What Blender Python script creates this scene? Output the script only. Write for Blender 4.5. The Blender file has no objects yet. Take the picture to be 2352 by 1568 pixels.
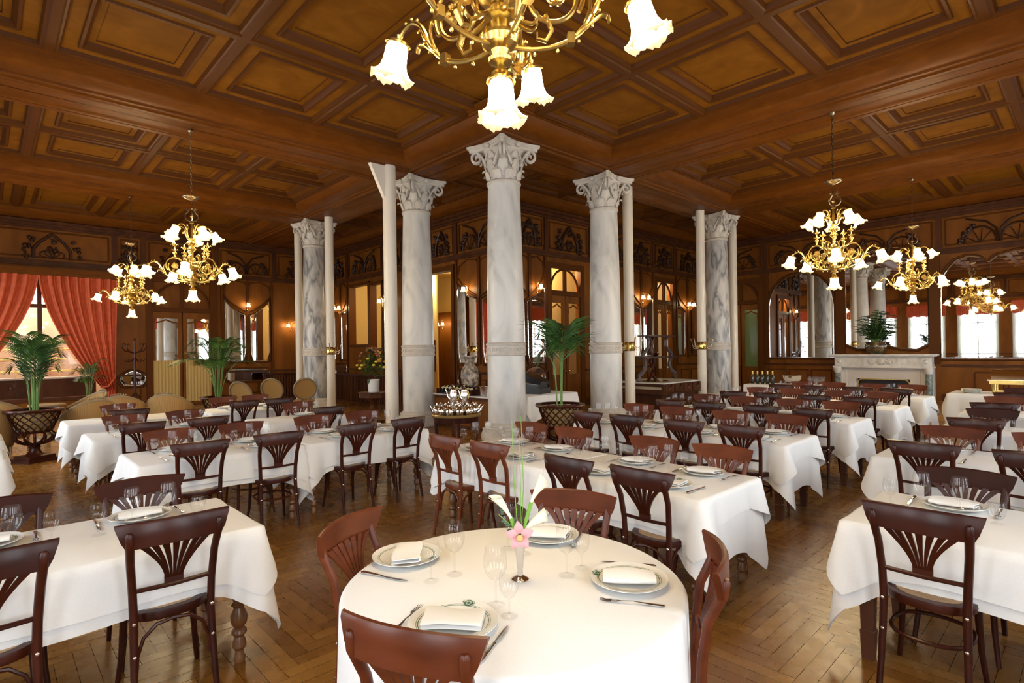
import bpy, math, random
from mathutils import Vector, Matrix

# ---------------------------------------------------------------- camera, world, exposure
S = bpy.context.scene
COL = S.collection
PI = math.pi
R = random.Random(11)
S.view_settings.view_transform = 'Standard'
S.view_settings.look = 'None'
S.view_settings.gamma = 1.0
S.view_settings.use_curve_mapping = False
S.view_settings.exposure = 0.08
CY = S.cycles
CY.max_bounces = 7
CY.diffuse_bounces = 3
CY.glossy_bounces = 4
CY.transmission_bounces = 3
CY.transparent_max_bounces = 14
CY.caustics_reflective = False
CY.caustics_refractive = False
CY.sample_clamp_indirect = 6.0
CY.use_denoising = True

YAW, ROLL = 0.8116, 0.0142
fw = Vector((math.cos(YAW), math.sin(YAW), 0)); rt = Vector((math.sin(YAW), -math.cos(YAW), 0)); up = Vector((0, 0, 1))
cr, sr = math.cos(ROLL), math.sin(ROLL)
xr = rt * cr - up * sr
yr = rt * sr + up * cr
M = Matrix.Identity(4)
for i in range(3):
    M[i][0] = xr[i]; M[i][1] = yr[i]; M[i][2] = -fw[i]
M.translation = Vector((-7.265, -7.821, 1.7))
cam = bpy.data.cameras.new('camera')
cam.sensor_width = 36.0
cam.lens = 1276.7 * 36 / 2352
cam.shift_y = 18.0 / 2352
cam.clip_start = 0.05
camo = bpy.data.objects.new('camera', cam); COL.objects.link(camo)
camo.matrix_world = M
S.camera = camo

W = bpy.data.worlds.new('sky'); S.world = W; W.use_nodes = True
bg = W.node_tree.nodes['Background']
bg.inputs[0].default_value = (0.86, 0.93, 1.0, 1)
bg.inputs[1].default_value = 1.6

def area(name, loc, rot, sx, sy, power, col):
    l = bpy.data.lights.new(name, 'AREA'); l.shape = 'RECTANGLE'; l.size = sx; l.size_y = sy
    l.energy = power; l.color = col
    o = bpy.data.objects.new(name, l); COL.objects.link(o); o.location = loc; o.rotation_euler = rot
    return o
DAY = (0.90, 0.95, 1.0)
WARM = (1.0, 0.74, 0.40)
# daylight outside the tall windows behind the camera
WIN_X = [-7.9, -5.4, -2.9, -0.4, 2.1, 4.6, 7.1, 9.6, 12.0]      # along the right-hand window wall (y = -9.8)
WIN_Y = [-7.9, -5.4, -2.9, -0.4, 2.1, 4.6, 7.1, 9.6, 12.0]      # along the left-hand window wall (x = -9.5)
DAYPOW = 128
for i, x in enumerate(WIN_X):
    area('daylight', (x, -10.15, 2.35), (PI / 2, 0, 0), 1.7, 3.3, DAYPOW, DAY)
for i, y in enumerate(WIN_Y):
    area('daylight', (-9.85, y, 2.35), (0, -PI / 2, 0), 3.3, 1.7, DAYPOW, DAY)
BELL = 92.0        # shade emission

# ---------------------------------------------------------------- materials
def mat(name, col, rough=0.5, metal=0.0, spec=0.5, coat=0.0, **k):
    m = bpy.data.materials.new(name); m.use_nodes = True
    p = m.node_tree.nodes['Principled BSDF']
    p.inputs['Base Color'].default_value = (*col, 1)
    p.inputs['Roughness'].default_value = rough
    p.inputs['Metallic'].default_value = metal
    p.inputs['Specular IOR Level'].default_value = spec
    p.inputs['Coat Weight'].default_value = coat
    p.inputs['Coat Roughness'].default_value = 0.15
    return m
def nt(m): return m.node_tree.nodes, m.node_tree.links, m.node_tree.nodes['Principled BSDF']
def ramp(N, stops):
    r = N.new('ShaderNodeValToRGB'); e = r.color_ramp.elements
    while len(e) < len(stops): e.new(0.5)
    for q, (pos, c) in zip(e, stops):
        q.position = pos; q.color = (*c, 1)
    return r
def name_rot(m): return m.name.startswith('veined')
def noisy(m, scale, stops, stretch=(1, 1, 1), detail=5, dist=0.0, bump=0.0, coord='Object'):
    N, L, p = nt(m)
    tc = N.new('ShaderNodeTexCoord'); mp = N.new('ShaderNodeMapping'); mp.inputs['Scale'].default_value = stretch
    no = N.new('ShaderNodeTexNoise'); no.inputs['Scale'].default_value = scale; no.inputs['Detail'].default_value = detail
    no.inputs['Distortion'].default_value = dist
    r = ramp(N, stops)
    L.new(tc.outputs[coord], mp.inputs[0]); L.new(mp.outputs[0], no.inputs[0]); L.new(no.outputs[0], r.inputs[0])
    L.new(r.outputs[0], p.inputs['Base Color'])
    if name_rot(m): mp.inputs['Rotation'].default_value = (.5, .75, 0)
    if bump:
        b = N.new('ShaderNodeBump'); b.inputs['Strength'].default_value = bump; b.inputs['Distance'].default_value = 0.01
        L.new(no.outputs[0], b.inputs['Height']); L.new(b.outputs[0], p.inputs['Normal'])
    return m
def emis(name, col, strength):
    m = bpy.data.materials.new(name); m.use_nodes = True
    N = m.node_tree.nodes; N.remove(N['Principled BSDF'])
    e = N.new('ShaderNodeEmission'); e.inputs[0].default_value = (*col, 1); e.inputs[1].default_value = strength
    m.node_tree.links.new(e.outputs[0], N['Material Output'].inputs[0])
    return m

WOODC = noisy(mat('ceiling_oak', (.3, .13, .03), .6, spec=.04), 2.2,
              [(.3, (.165, .057, .005)), (.55, (.215, .078, .007)), (.8, (.260, .098, .010))], (1, 1, 1), 6, 1.2)
WOODB = noisy(mat('beam_oak', (.26, .1, .025), .42, spec=.07), 3,
              [(.3, (.118, .034, .004)), (.6, (.155, .046, .005)), (.85, (.190, .062, .008))], (1, 1, 4), 6, .6)
WOODM = mat('moulding_oak', (.100, .031, .005), .45, spec=.10)
WOODW = noisy(mat('panel_walnut', (.18, .06, .015), .45, spec=.15), 2.5,
              [(.3, (.145, .046, .006)), (.6, (.215, .073, .010)), (.85, (.275, .100, .017))], (1, 1, .25), 6, .8)
WOODD = noisy(mat('dark_walnut', (.08, .026, .01), .42, spec=.15), 3,
              [(.3, (.058, .018, .007)), (.7, (.105, .036, .013))], (1, 1, .3), 5, .6)
CARVE = mat('carved_walnut', (.042, .014, .005), .4, spec=.25)
MARBLE = noisy(mat('grey_marble', (.6, .6, .58), .35, coat=.1), 1.5,
               [(.30, (.50, .50, .49)), (.42, (.66, .66, .64)), (.54, (.76, .75, .725)), (.8, (.82, .81, .78))], (1, 1, .4), 10, 2.0)
MARBLEK = noisy(mat('veined_marble', (.5, .5, .5), .35, coat=.1), 3.4,
               [(.34, (.20, .21, .22)), (.45, (.44, .44, .44)), (.57, (.60, .59, .575)), (.8, (.72, .71, .69))], (1.6, 1.6, .5), 14, 1.1)
STONEC = noisy(mat('carved_stone', (.6, .56, .5), .6), 5, [(.3, (.56, .51, .45)), (.7, (.74, .70, .63))], bump=.1)
WHITEM = noisy(mat('white_marble', (.75, .73, .7), .3), 2, [(.35, (.62, .59, .56)), (.6, (.78, .76, .72))], detail=8, dist=2)
PAINT = mat('cream_paint', (.86, .79, .68), .4)
BRASS = mat('polished_brass', (.80, .56, .18), .22, 1.0)
BRASSD = mat('aged_brass', (.42, .33, .20), .3, 1.0)
GILT = mat('gilt_metal', (.66, .47, .15), .28, 1.0)
SILVER = mat('silver', (.86, .82, .76), .12, 1.0)
STEEL = mat('steel', (.8, .79, .77), .18, 1.0)
MIRROR = mat('mirror_glass', (.90, .89, .86), .015, 1.0)
BEVELM = mat('bevelled_mirror_edge', (.92, .9, .86), .12, 1.0)
CLOTH = noisy(mat('white_linen', (.86, .85, .83), .75, spec=.2), 90, [(.4, (.855, .845, .83)), (.6, (.87, .86, .85))], bump=.02)
NAPK = mat('napkin_linen', (.88, .87, .85), .8, spec=.2)
BLACKM = mat('black_plastic', (.012, .012, .014), .3)
CURT = noisy(mat('terracotta_curtain', (.62, .12, .05), .7, spec=.2), 8, [(.3, (.56, .100, .040)), (.7, (.68, .145, .065))])
STRIPE = mat('striped_upholstery', (.5, .3, .1), .75, spec=.2)
N, L, p = nt(STRIPE)
tc = N.new('ShaderNodeTexCoord'); wv = N.new('ShaderNodeTexWave'); wv.wave_type = 'BANDS'; wv.inputs['Scale'].default_value = 9.5
wv.bands_direction = 'X'
r = ramp(N, [(.35, (.26, .125, .035)), (.6, (.52, .33, .13))])
L.new(tc.outputs['UV'], wv.inputs[0]); L.new(wv.outputs[0], r.inputs[0]); L.new(r.outputs[0], p.inputs['Base Color'])
GREYWOOD = mat('limed_wood', (.27, .19, .10), .5)
LEAF = noisy(mat('palm_leaf', (.03, .09, .02), .4), 6, [(.3, (.014, .050, .010)), (.7, (.060, .150, .030))])
LEAFS = mat('palm_stem', (.14, .24, .05), .5)
SOIL = mat('soil', (.03, .02, .012), .9)
VASEW = mat('white_porcelain', (.8, .8, .78), .2)
YELW = mat('yellow_plaster', (.80, .60, .24), .7)
# cane weave
CANE = mat('woven_cane', (.55, .36, .18), .6)
N, L, p = nt(CANE)
tc = N.new('ShaderNodeTexCoord'); mp = N.new('ShaderNodeMapping'); mp.inputs['Rotation'].default_value = (0, 0, PI / 4)
vo = N.new('ShaderNodeTexVoronoi'); vo.inputs['Scale'].default_value = 85; vo.inputs['Randomness'].default_value = 0.0
r = ramp(N, [(.30, (.10, .05, .02)), (.42, (.50, .32, .16))])
L.new(tc.outputs['Object'], mp.inputs[0]); L.new(mp.outputs[0], vo.inputs[0]); L.new(vo.outputs['Distance'], r.inputs[0]); L.new(r.outputs[0], p.inputs['Base Color'])
# chair wood: each chair its own age of stain
def stain(name, a, b, rough):
    m = mat(name, a, rough, spec=.28, coat=.04); N, L, p = nt(m)
    oi = N.new('ShaderNodeObjectInfo'); r = ramp(N, [(0, a), (1, b)])
    tc = N.new('ShaderNodeTexCoord'); no = N.new('ShaderNodeTexNoise'); no.inputs['Scale'].default_value = 14; no.inputs['Detail'].default_value = 4
    mp = N.new('ShaderNodeMapping'); mp.inputs['Scale'].default_value = (.35, 1, 1)
    mx = N.new('ShaderNodeMix'); mx.data_type = 'RGBA'; mx.blend_type = 'MULTIPLY'; mx.inputs[0].default_value = .55
    r2 = ramp(N, [(.3, (.45, .4, .4)), (.7, (1.25, 1.2, 1.2))])
    L.new(oi.outputs['Random'], r.inputs[0]); L.new(tc.outputs['Object'], mp.inputs[0]); L.new(mp.outputs[0], no.inputs[0]); L.new(no.outputs[0], r2.inputs[0])
    L.new(r.outputs[0], mx.inputs[6]); L.new(r2.outputs[0], mx.inputs[7]); L.new(mx.outputs[2], p.inputs['Base Color'])
    return m
CHD = stain('dark_bentwood', (.034, .0070, .0032), (.056, .0112, .0046), .3)
CHR = stain('red_bentwood', (.105, .023, .008), (.150, .038, .012), .3)
TLEG = noisy(mat('table_leg_oak', (.2, .085, .03), .35, coat=.2), 6, [(.3, (.15, .058, .018)), (.7, (.27, .12, .045))], (1, 1, .3))
TLEGD = noisy(mat('table_leg_mahogany', (.1, .03, .015), .4, coat=.2), 6, [(.3, (.075, .024, .012)), (.7, (.14, .05, .022))], (1, 1, .3))
# plate with a green line round the rim
PLATE = mat('plate_china', (.84, .82, .76), .12)
N, L, p = nt(PLATE)
tc = N.new('ShaderNodeTexCoord'); ln = N.new('ShaderNodeVectorMath'); ln.operation = 'LENGTH'
sp = N.new('ShaderNodeVectorMath'); sp.operation = 'MULTIPLY'; sp.inputs[1].default_value = (1, 1, 0)
W_ = (.84, .82, .76); G_ = (.10, .19, .09)
r = ramp(N, [(0, W_), (.775, G_), (.795, W_), (.82, G_), (.832, W_)]); r.color_ramp.interpolation = 'CONSTANT'
ml = N.new('ShaderNodeMath'); ml.operation = 'DIVIDE'; ml.inputs[1].default_value = .155
L.new(tc.outputs['Object'], sp.inputs[0]); L.new(sp.outputs[0], ln.inputs[0]); L.new(ln.outputs['Value'], ml.inputs[0]); L.new(ml.outputs[0], r.inputs[0]); L.new(r.outputs[0], p.inputs['Base Color'])
CREST = mat('green_crest', (.05, .14, .07), .3)
# thin clear glass
def glassy(name, tint, rough=0.02, edge=1.0):
    m = bpy.data.materials.new(name); m.use_nodes = True
    N = m.node_tree.nodes; L = m.node_tree.links; N.remove(N['Principled BSDF'])
    t = N.new('ShaderNodeBsdfTransparent')
    lw = N.new('ShaderNodeLayerWeight'); lw.inputs[0].default_value = .3; rr = ramp(N, [(0, tint), (.6, tuple(c * .97 for c in tint)), (1, tuple(c * (1 - .42 * edge) for c in tint))])
    L.new(lw.outputs['Facing'], rr.inputs[0]); L.new(rr.outputs[0], t.inputs[0])
    g = N.new('ShaderNodeBsdfGlossy'); g.inputs[1].default_value = rough; g.inputs[0].default_value = (1, 1, 1, 1)
    f = N.new('ShaderNodeLayerWeight'); f.inputs[0].default_value = .22
    r = ramp(N, [(0, (.035, .035, .035)), (.55, (.08, .08, .08)), (1, (.60 * edge,) * 3)])
    mx = N.new('ShaderNodeMixShader')
    L.new(f.outputs['Facing'], r.inputs[0]); L.new(r.outputs[0], mx.inputs[0])
    L.new(t.outputs[0], mx.inputs[1]); L.new(g.outputs[0], mx.inputs[2]); L.new(mx.outputs[0], N['Material Output'].inputs[0])
    return m
GLASS = glassy('drinking_glass', (.985, .985, .98))
PANE = glassy('window_pane', (.97, .98, .98), .01, .5)
SHEER = bpy.data.materials.new('sheer_voile'); SHEER.use_nodes = True
N = SHEER.node_tree.nodes; L = SHEER.node_tree.links; N.remove(N['Principled BSDF'])
d_ = N.new('ShaderNodeBsdfDiffuse'); d_.inputs[0].default_value = (.8, .82, .76, 1); t_ = N.new('ShaderNodeBsdfTranslucent'); t_.inputs[0].default_value = (.8, .84, .76, 1)
tr = N.new('ShaderNodeBsdfTransparent'); m1 = N.new('ShaderNodeMixShader'); m2 = N.new('ShaderNodeMixShader'); m1.inputs[0].default_value = .30; m2.inputs[0].default_value = .25
L.new(d_.outputs[0], m1.inputs[1]); L.new(t_.outputs[0], m1.inputs[2]); L.new(m1.outputs[0], m2.inputs[1]); L.new(tr.outputs[0], m2.inputs[2]); L.new(m2.outputs[0], N['Material Output'].inputs[0])
GOLDV = mat('gold_door_voile', (.58, .42, .17), .8, spec=.1)
# lamp shades: frosted glass tulips, lit from inside
SHADE = emis('lit_frosted_glass', (1.0, .78, .44), BELL)
N = SHADE.node_tree.nodes; L = SHADE.node_tree.links          # brightest round the bulb, fainter on collar and frilled skirt
tc = N.new('ShaderNodeTexCoord'); sx = N.new('ShaderNodeSeparateXYZ'); mr = N.new('ShaderNodeMapRange')
mr.inputs['From Min'].default_value = -.20; mr.inputs['From Max'].default_value = 0.0
q_ = ramp(N, [(0, (.0055,) * 3), (.10, (.0085,) * 3), (.24, (.05,) * 3), (.40, (1,) * 3), (.78, (1,) * 3), (.95, (.010,) * 3)])
mu = N.new('ShaderNodeMath'); mu.operation = 'MULTIPLY'; mu.inputs[1].default_value = BELL
ad = N.new('ShaderNodeAddShader'); df = N.new('ShaderNodeBsdfDiffuse'); df.inputs[0].default_value = (.16, .14, .10, 1)
L.new(tc.outputs['Object'], sx.inputs[0]); L.new(sx.outputs['Z'], mr.inputs['Value']); L.new(mr.outputs[0], q_.inputs[0]); L.new(q_.outputs[0], mu.inputs[0])
L.new(mu.outputs[0], N['Emission'].inputs[1]); L.new(N['Emission'].outputs[0], ad.inputs[0]); L.new(df.outputs[0], ad.inputs[1]); L.new(ad.outputs[0], N['Material Output'].inputs[0])
# ---------------------------------------------------------------- mesh helpers
KIDS = {}
class MB:
    def __init__(s): s.v = []; s.f = []; s.uv = None
    def add(s, vs, fs):
        b = len(s.v); s.v += [tuple(v) for v in vs]; s.f += [tuple(i + b for i in f) for f in fs]
    def box(s, c, d, rz=0.0):
        x, y, z = d[0] / 2, d[1] / 2, d[2] / 2; ca, sa = math.cos(rz), math.sin(rz)
        vs = []
        for dz in (-z, z):
            for dx, dy in ((-x, -y), (x, -y), (x, y), (-x, y)):
                vs.append((c[0] + dx * ca - dy * sa, c[1] + dx * sa + dy * ca, c[2] + dz))
        s.add(vs, [(3, 2, 1, 0), (4, 5, 6, 7), (0, 1, 5, 4), (1, 2, 6, 5), (2, 3, 7, 6), (3, 0, 4, 7)])
    def b2(s, a, b):
        s.box([(a[i] + b[i]) / 2 for i in range(3)], [abs(b[i] - a[i]) for i in range(3)])
    def lathe(s, prof, n=24, c=(0, 0, 0), close=False, fx=1.0, fy=1.0):
        vs = []
        for r, z in prof:
            for k in range(n):
                a = 2 * PI * k / n
                vs.append((c[0] + r * fx * math.cos(a), c[1] + r * fy * math.sin(a), c[2] + z))
        fs = []
        for i in range(len(prof) - 1):
            for k in range(n):
                k2 = (k + 1) % n
                fs.append((i * n + k, i * n + k2, (i + 1) * n + k2, (i + 1) * n + k))
        s.add(vs, fs)
    def cyl(s, a, b, r, n=12):
        s.tube([a, b], r, n)
    def tube(s, pts, r, n=8, caps=True, closed=False, flat=1.0):
        P = [Vector(p) for p in pts]; m = len(P)
        rs = r if isinstance(r, (list, tuple)) else [r] * m
        vs = []; prev = None
        for i in range(m):
            if closed: t = P[(i + 1) % m] - P[i - 1]
            else: t = P[min(i + 1, m - 1)] - P[max(i - 1, 0)]
            if t.length < 1e-9: t = Vector((0, 0, 1))
            t.normalize()
            if prev is None:
                a = Vector((0, 0, 1)) if abs(t.z) < .9 else Vector((1, 0, 0))
                u = t.cross(a).normalized()
            else:
                u = (prev - t * prev.dot(t))
                u = u.normalized() if u.length > 1e-6 else t.orthogonal().normalized()
            prev = u; w = t.cross(u)
            for k in range(n):
                q = 2 * PI * (k + .5) / n
                vs.append(P[i] + u * (math.cos(q) * rs[i]) + w * (math.sin(q) * rs[i] * flat))
        fs = []
        mm = m if closed else m - 1
        for i in range(mm):
            j = (i + 1) % m
            for k in range(n):
                k2 = (k + 1) % n
                fs.append((i * n + k, i * n + k2, j * n + k2, j * n + k))
        if caps and not closed:
            fs.append(tuple(range(n - 1, -1, -1))); fs.append(tuple((m - 1) * n + k for k in range(n)))
        s.add(vs, fs)
    def ball(s, c, r, n=8, m=5, sx=1, sy=1, sz=1):
        prof = [(max(1e-4, math.sin(PI * i / m)), -math.cos(PI * i / m)) for i in range(m + 1)]
        vs = []
        for pr, pz in prof:
            for k in range(n):
                a = 2 * PI * k / n
                vs.append((c[0] + r * sx * pr * math.cos(a), c[1] + r * sy * pr * math.sin(a), c[2] + r * sz * pz))
        fs = [(i * n + k, i * n + (k + 1) % n, (i + 1) * n + (k + 1) % n, (i + 1) * n + k) for i in range(m) for k in range(n)]
        s.add(vs, fs)
    def grid(s, fn, nu, nv, wrap=False):
        vs = [fn(i / (nu if wrap else nu - 1), j / (nv - 1)) for j in range(nv) for i in range(nu)]
        fs = []
        for j in range(nv - 1):
            for i in range(nu if wrap else nu - 1):
                i2 = (i + 1) % nu
                fs.append((j * nu + i, j * nu + i2, (j + 1) * nu + i2, (j + 1) * nu + i))
        s.add(vs, fs)
    def sweep(s, path, sec, closed=False):
        """sec: list of 2D offsets (a along horizontal normal, b along z) swept on a horizontal path"""
        P = [Vector(p) for p in path]; m = len(P); n = len(sec); vs = []
        for i in range(m):
            if closed: t0 = (P[i] - P[i - 1]).normalized(); t1 = (P[(i + 1) % m] - P[i]).normalized()
            else:
                t0 = (P[i] - P[i - 1]).normalized() if i else (P[1] - P[0]).normalized()
                t1 = (P[i + 1] - P[i]).normalized() if i < m - 1 else t0
            n0 = Vector((t0.y, -t0.x, 0)); n1 = Vector((t1.y, -t1.x, 0)); nn = n0 + n1
            nn = nn * (1.0 / max(.2, (1 + n0.dot(n1)))) if nn.length > 1e-6 else n0
            for a, b in sec: vs.append(P[i] + nn * a + Vector((0, 0, b)))
        fs = []
        for i in range(m if closed else m - 1):
            j = (i + 1) % m
            for k in range(n - 1): fs.append((i * n + k, i * n + k + 1, j * n + k + 1, j * n + k))
        s.add(vs, fs)
    def merge(s, o, mtx):
        s.add([mtx @ Vector(v) for v in o.v], o.f)
    def prism(s, poly, fn, d0, d1):
        """poly: 2D outline; fn(a, b, d) -> 3D"""
        n = len(poly)
        vs = [fn(a, b, d0) for a, b in poly] + [fn(a, b, d1) for a, b in poly]
        fs = [tuple(range(n)), tuple(range(2 * n - 1, n - 1, -1))]
        fs += [(k, (k + 1) % n, n + (k + 1) % n, n + k) for k in range(n)]
        s.add(vs, fs)

def link(name, me, parent=None, loc=None):
    o = bpy.data.objects.new(name, me); COL.objects.link(o)
    if parent: o.parent = parent; KIDS.setdefault(parent.name, []).append(o)
    if loc: o.location = loc
    return o
def obj(name, mb, m, parent=None, loc=None, smooth=38, uv=None):
    me = bpy.data.meshes.new(name); me.from_pydata(mb.v, [], mb.f)
    me.materials.append(m)
    if smooth:
        me.polygons.foreach_set('use_smooth', [True] * len(me.polygons))
        me.set_sharp_from_angle(angle=math.radians(smooth))
    if uv:
        l = me.uv_layers.new(name='UVMap')
        for lp in me.loops: l.data[lp.index].uv = uv(me.vertices[lp.vertex_index].co)
    me.update()
    return link(name, me, parent, loc)
def tag(o, label, cat, group=None, kind=None):
    o['label'] = label; o['category'] = cat
    if group: o['group'] = group
    if kind: o['kind'] = kind
    return o
def thing(name, label, cat, loc=(0, 0, 0), rz=0.0, group=None, kind=None):
    o = bpy.data.objects.new(name, None); COL.objects.link(o); o.empty_display_size = .1
    o.location = loc; o.rotation_euler = (0, 0, rz)
    return tag(o, label, cat, group, kind)
def struct(name, mb, m, parent=None, smooth=38):
    o = obj(name, mb, m, parent, smooth=smooth)
    if not parent: o['kind'] = 'structure'
    return o
def copy_tree(o, parent=None):
    c = o.copy(); COL.objects.link(c)
    if parent: c.parent = parent; KIDS.setdefault(parent.name, []).append(c)
    for ch in KIDS.get(o.name, []): copy_tree(ch, c)
    return c
PROTO = {}
def place(key, builder, loc, rz, label, cat, group=None):
    """first use builds the thing, later uses copy it with its parts"""
    if key not in PROTO:
        o = PROTO[key] = builder()
    else:
        o = copy_tree(PROTO[key])
    o.location = loc; o.rotation_euler = (0, 0, rz)
    return tag(o, label, cat, group)
def empty(name):
    o = bpy.data.objects.new(name, None); COL.objects.link(o); o.empty_display_size = .1
    return o
def lerp(a, b, t): return a + (b - a) * t
def smooth(P, k=4):
    P = [Vector(p) for p in P]; out = []
    for i in range(len(P) - 1):
        a, b, c, d = P[max(i - 1, 0)], P[i], P[i + 1], P[min(i + 2, len(P) - 1)]
        for j in range(k):
            t = j / k; out.append(.5 * ((2 * b) + (c - a) * t + (2 * a - 5 * b + 4 * c - d) * t * t + (3 * b - a - 3 * c + d) * t ** 3))
    return out + [P[-1]]
def srad(r, k=4): return [lerp(r[i], r[i + 1], j / k) for i in range(len(r) - 1) for j in range(k)] + [r[-1]]
def arc(c, r, a0, a1, n=12, rz=None):
    rz = rz or r
    return [(c[0] + r * math.cos(lerp(a0, a1, i / n)), c[1] + rz * math.sin(lerp(a0, a1, i / n))) for i in range(n + 1)]
# ---------------------------------------------------------------- the room
ZS, ZT = 5.58, 5.85
XE, YE, XC, YC, XB, YB = 13.2, 13.2, 2.72, 2.85, -9.5, -9.8
K0, K1, K2, K3, K4 = (0, 0), (0, 2.98), (3.14, 0), (0, 8.46), (8.63, 0)

# parquet: every block of the herringbone is a face of the one floor mesh
fl = MB(); tone = []
w_, n_ = 0.088, 7
fr_ = random.Random(3)
for a in range(-185, 215):
    for b in range(-32, 32):
        x = (a + b * n_) * w_; y = (a - b * n_) * w_
        for (x0, y0, dx, dy) in ((x, y, n_ * w_, w_), (x + n_ * w_, y + (1 - n_) * w_, w_, n_ * w_)):
            x0 += 1.0; y0 += 1.0
            if x0 < XB - .5 or x0 > XE or y0 < YB - .5 or y0 > YE or (x0 > 6.5 and y0 > 4): continue
            g = .0013
            fl.add([(x0 + g, y0 + g, 0), (x0 + dx - g, y0 + g, 0), (x0 + dx - g, y0 + dy - g, 0), (x0 + g, y0 + dy - g, 0)], [(0, 1, 2, 3)])
            tone.append(fr_.random() * .8 + (.2 if dx > dy else 0))
fl.add([(XB, YB, -.003), (XE, YB, -.003), (XE, YE, -.003), (XB, YE, -.003)], [(0, 1, 2, 3)]); tone.append(-1)
FLOORM = mat('oak_parquet', (.3, .15, .05), .28, spec=.30)
N, L, p = nt(FLOORM)
at = N.new('ShaderNodeAttribute'); at.attribute_name = 'tone'
r = ramp(N, [(0, (.175, .068, .010)), (.5, (.230, .097, .016)), (1, (.295, .135, .025))])
gt = N.new('ShaderNodeMath'); gt.operation = 'LESS_THAN'; gt.inputs[1].default_value = -.5
mx = N.new('ShaderNodeMix'); mx.data_type = 'RGBA'; mx.inputs[7].default_value = (.03, .012, .004, 1)
tc = N.new('ShaderNodeTexCoord'); no = N.new('ShaderNodeTexNoise'); no.inputs['Scale'].default_value = 9; no.inputs['Detail'].default_value = 6
m2 = N.new('ShaderNodeMix'); m2.data_type = 'RGBA'; m2.blend_type = 'MULTIPLY'; m2.inputs[0].default_value = .35
r2 = ramp(N, [(.3, (.72, .70, .68)), (.7, (1.15, 1.15, 1.15))])
r3 = ramp(N, [(.3, (.24, .24, .24)), (.7, (.31, .31, .31))])
L.new(at.outputs['Fac'], r.inputs[0]); L.new(at.outputs['Fac'], gt.inputs[0]); L.new(gt.outputs[0], mx.inputs[0]); L.new(r.outputs[0], mx.inputs[6])
L.new(tc.outputs['Object'], no.inputs[0]); L.new(no.outputs[0], r2.inputs[0]); L.new(mx.outputs[2], m2.inputs[6]); L.new(r2.outputs[0], m2.inputs[7])
L.new(m2.outputs[2], p.inputs['Base Color']); L.new(no.outputs[0], r3.inputs[0]); L.new(r3.outputs[0], p.inputs['Roughness'])
floor = struct('floor', fl, FLOORM, smooth=0)
ta = floor.data.attributes.new('tone', 'FLOAT', 'FACE')
ta.data.foreach_set('value', tone)

# coffered ceiling
ce = MB(); cm = MB()
def coffer(x0, x1, y0, y1):
    prof = [(0, ZT), (.05, ZT), (.075, ZT + .02), (.10, ZT + .025), (.125, ZT + .08), (.29, ZT + .08), (.30, ZT + .05), (.335, ZT + .05), (.37, ZT + .10), (.39, ZT + .14), (.47, ZT + .14), (.475, ZT + .16)]
    k = min(1.0, min(x1 - x0, y1 - y0) / 1.35)
    for i in range(len(prof) - 1):
        (a, za), (b, zb) = prof[i], prof[i + 1]
        a *= k; b *= k
        t = ce if i in (4, 9) else cm
        o = [(x0 + a, y0 + a, za), (x1 - a, y0 + a, za), (x1 - a, y1 - a, za), (x0 + a, y1 - a, za)]
        q = [(x0 + b, y0 + b, zb), (x1 - b, y0 + b, zb), (x1 - b, y1 - b, zb), (x0 + b, y1 - b, zb)]
        t.add(o + q, [(j, (j + 1) % 4, 4 + (j + 1) % 4, 4 + j) for j in range(4)])
    b = prof[-1][0] * k
    ce.add([(x0 + b, y0 + b, ZT + .16), (x1 - b, y0 + b, ZT + .16), (x1 - b, y1 - b, ZT + .16), (x0 + b, y1 - b, ZT + .16)], [(0, 1, 2, 3)])
def cells(xs, ys):
    for i in range(len(xs) - 1):
        for j in range(len(ys) - 1): coffer(xs[i], xs[i + 1], ys[j], ys[j + 1])
xl = [-8.47, -6.59, -4.71, -2.83, -.95]; yr = [-8.82, -6.87, -4.92, -2.94, -1.0]
cells(xl, [3.93, 5.6, 7.51]); cells(xl, [9.41, 12.75]); cells(xl, [-.07, 2.03])
cells([-8.47, -6.59, -4.71, -2.83, -.07], [-8.82, -6.87, -4.92, -2.94, -.07])
cells([-.07, 2.19], yr); cells([4.08, 5.78, 7.68], yr); cells([9.58, 12.75], yr)
cells([.95, 2.25], [.95, 3.0, 5.0, 7.0, 9.0, 11.0, 12.75]); cells([2.25, 4.2, 6.2, 8.2, 10.2, 12.75], [.95, 2.37])
ceil = struct('ceiling', ce, WOODC, smooth=0)
obj('coffer_moulding', cm, WOODM, ceil, smooth=0)
ro = MB(); ro.box((1.8, 1.7, 6.25), (24, 24, .2)); struct('roof_slab', ro, WOODD, smooth=0)

# beams: one swollen moulding runs round the inside of every ceiling bay
PROF = [(-.01, ZS + .02), (.26, ZS + .02), (.29, ZS), (.40, ZS), (.42, ZS + .03), (.47, ZS + .03), (.48, ZS + .015), (.54, ZS + .015), (.55, ZS + .04), (.63, ZS + .035), (.72, ZS + .06), (.80, ZS + .10), (.86, ZS + .15), (.91, ZS + .21), (.94, ZS + .265), (.975, ZS + .27), (.985, ZS + .30), (1.05, ZS + .32), (1.08, ZS + .36)]
bm_ = MB()
XA, YA, XW, YW, XK, YK = 13.68, 13.68, -9.97, -10.27, 3.2, 3.33
for poly in ([(XW, 2.98), (XW, 8.46), (0, 8.46), (0, 2.98)], [(XW, 8.46), (XW, YA), (0, YA), (0, 8.46)],
             [(XW, YW), (XW, 2.98), (0, 2.98), (0, 0), (3.14, 0), (3.14, YW)],
             [(3.14, YW), (3.14, 0), (8.63, 0), (8.63, YW)], [(8.63, YW), (8.63, 0), (XA, 0), (XA, YW)],
             [(0, 0), (0, YA), (XK, YA), (XK, YK), (XA, YK), (XA, 0)]):
    bm_.sweep([(x, y, 0) for x, y in poly], PROF, closed=True)
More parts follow.
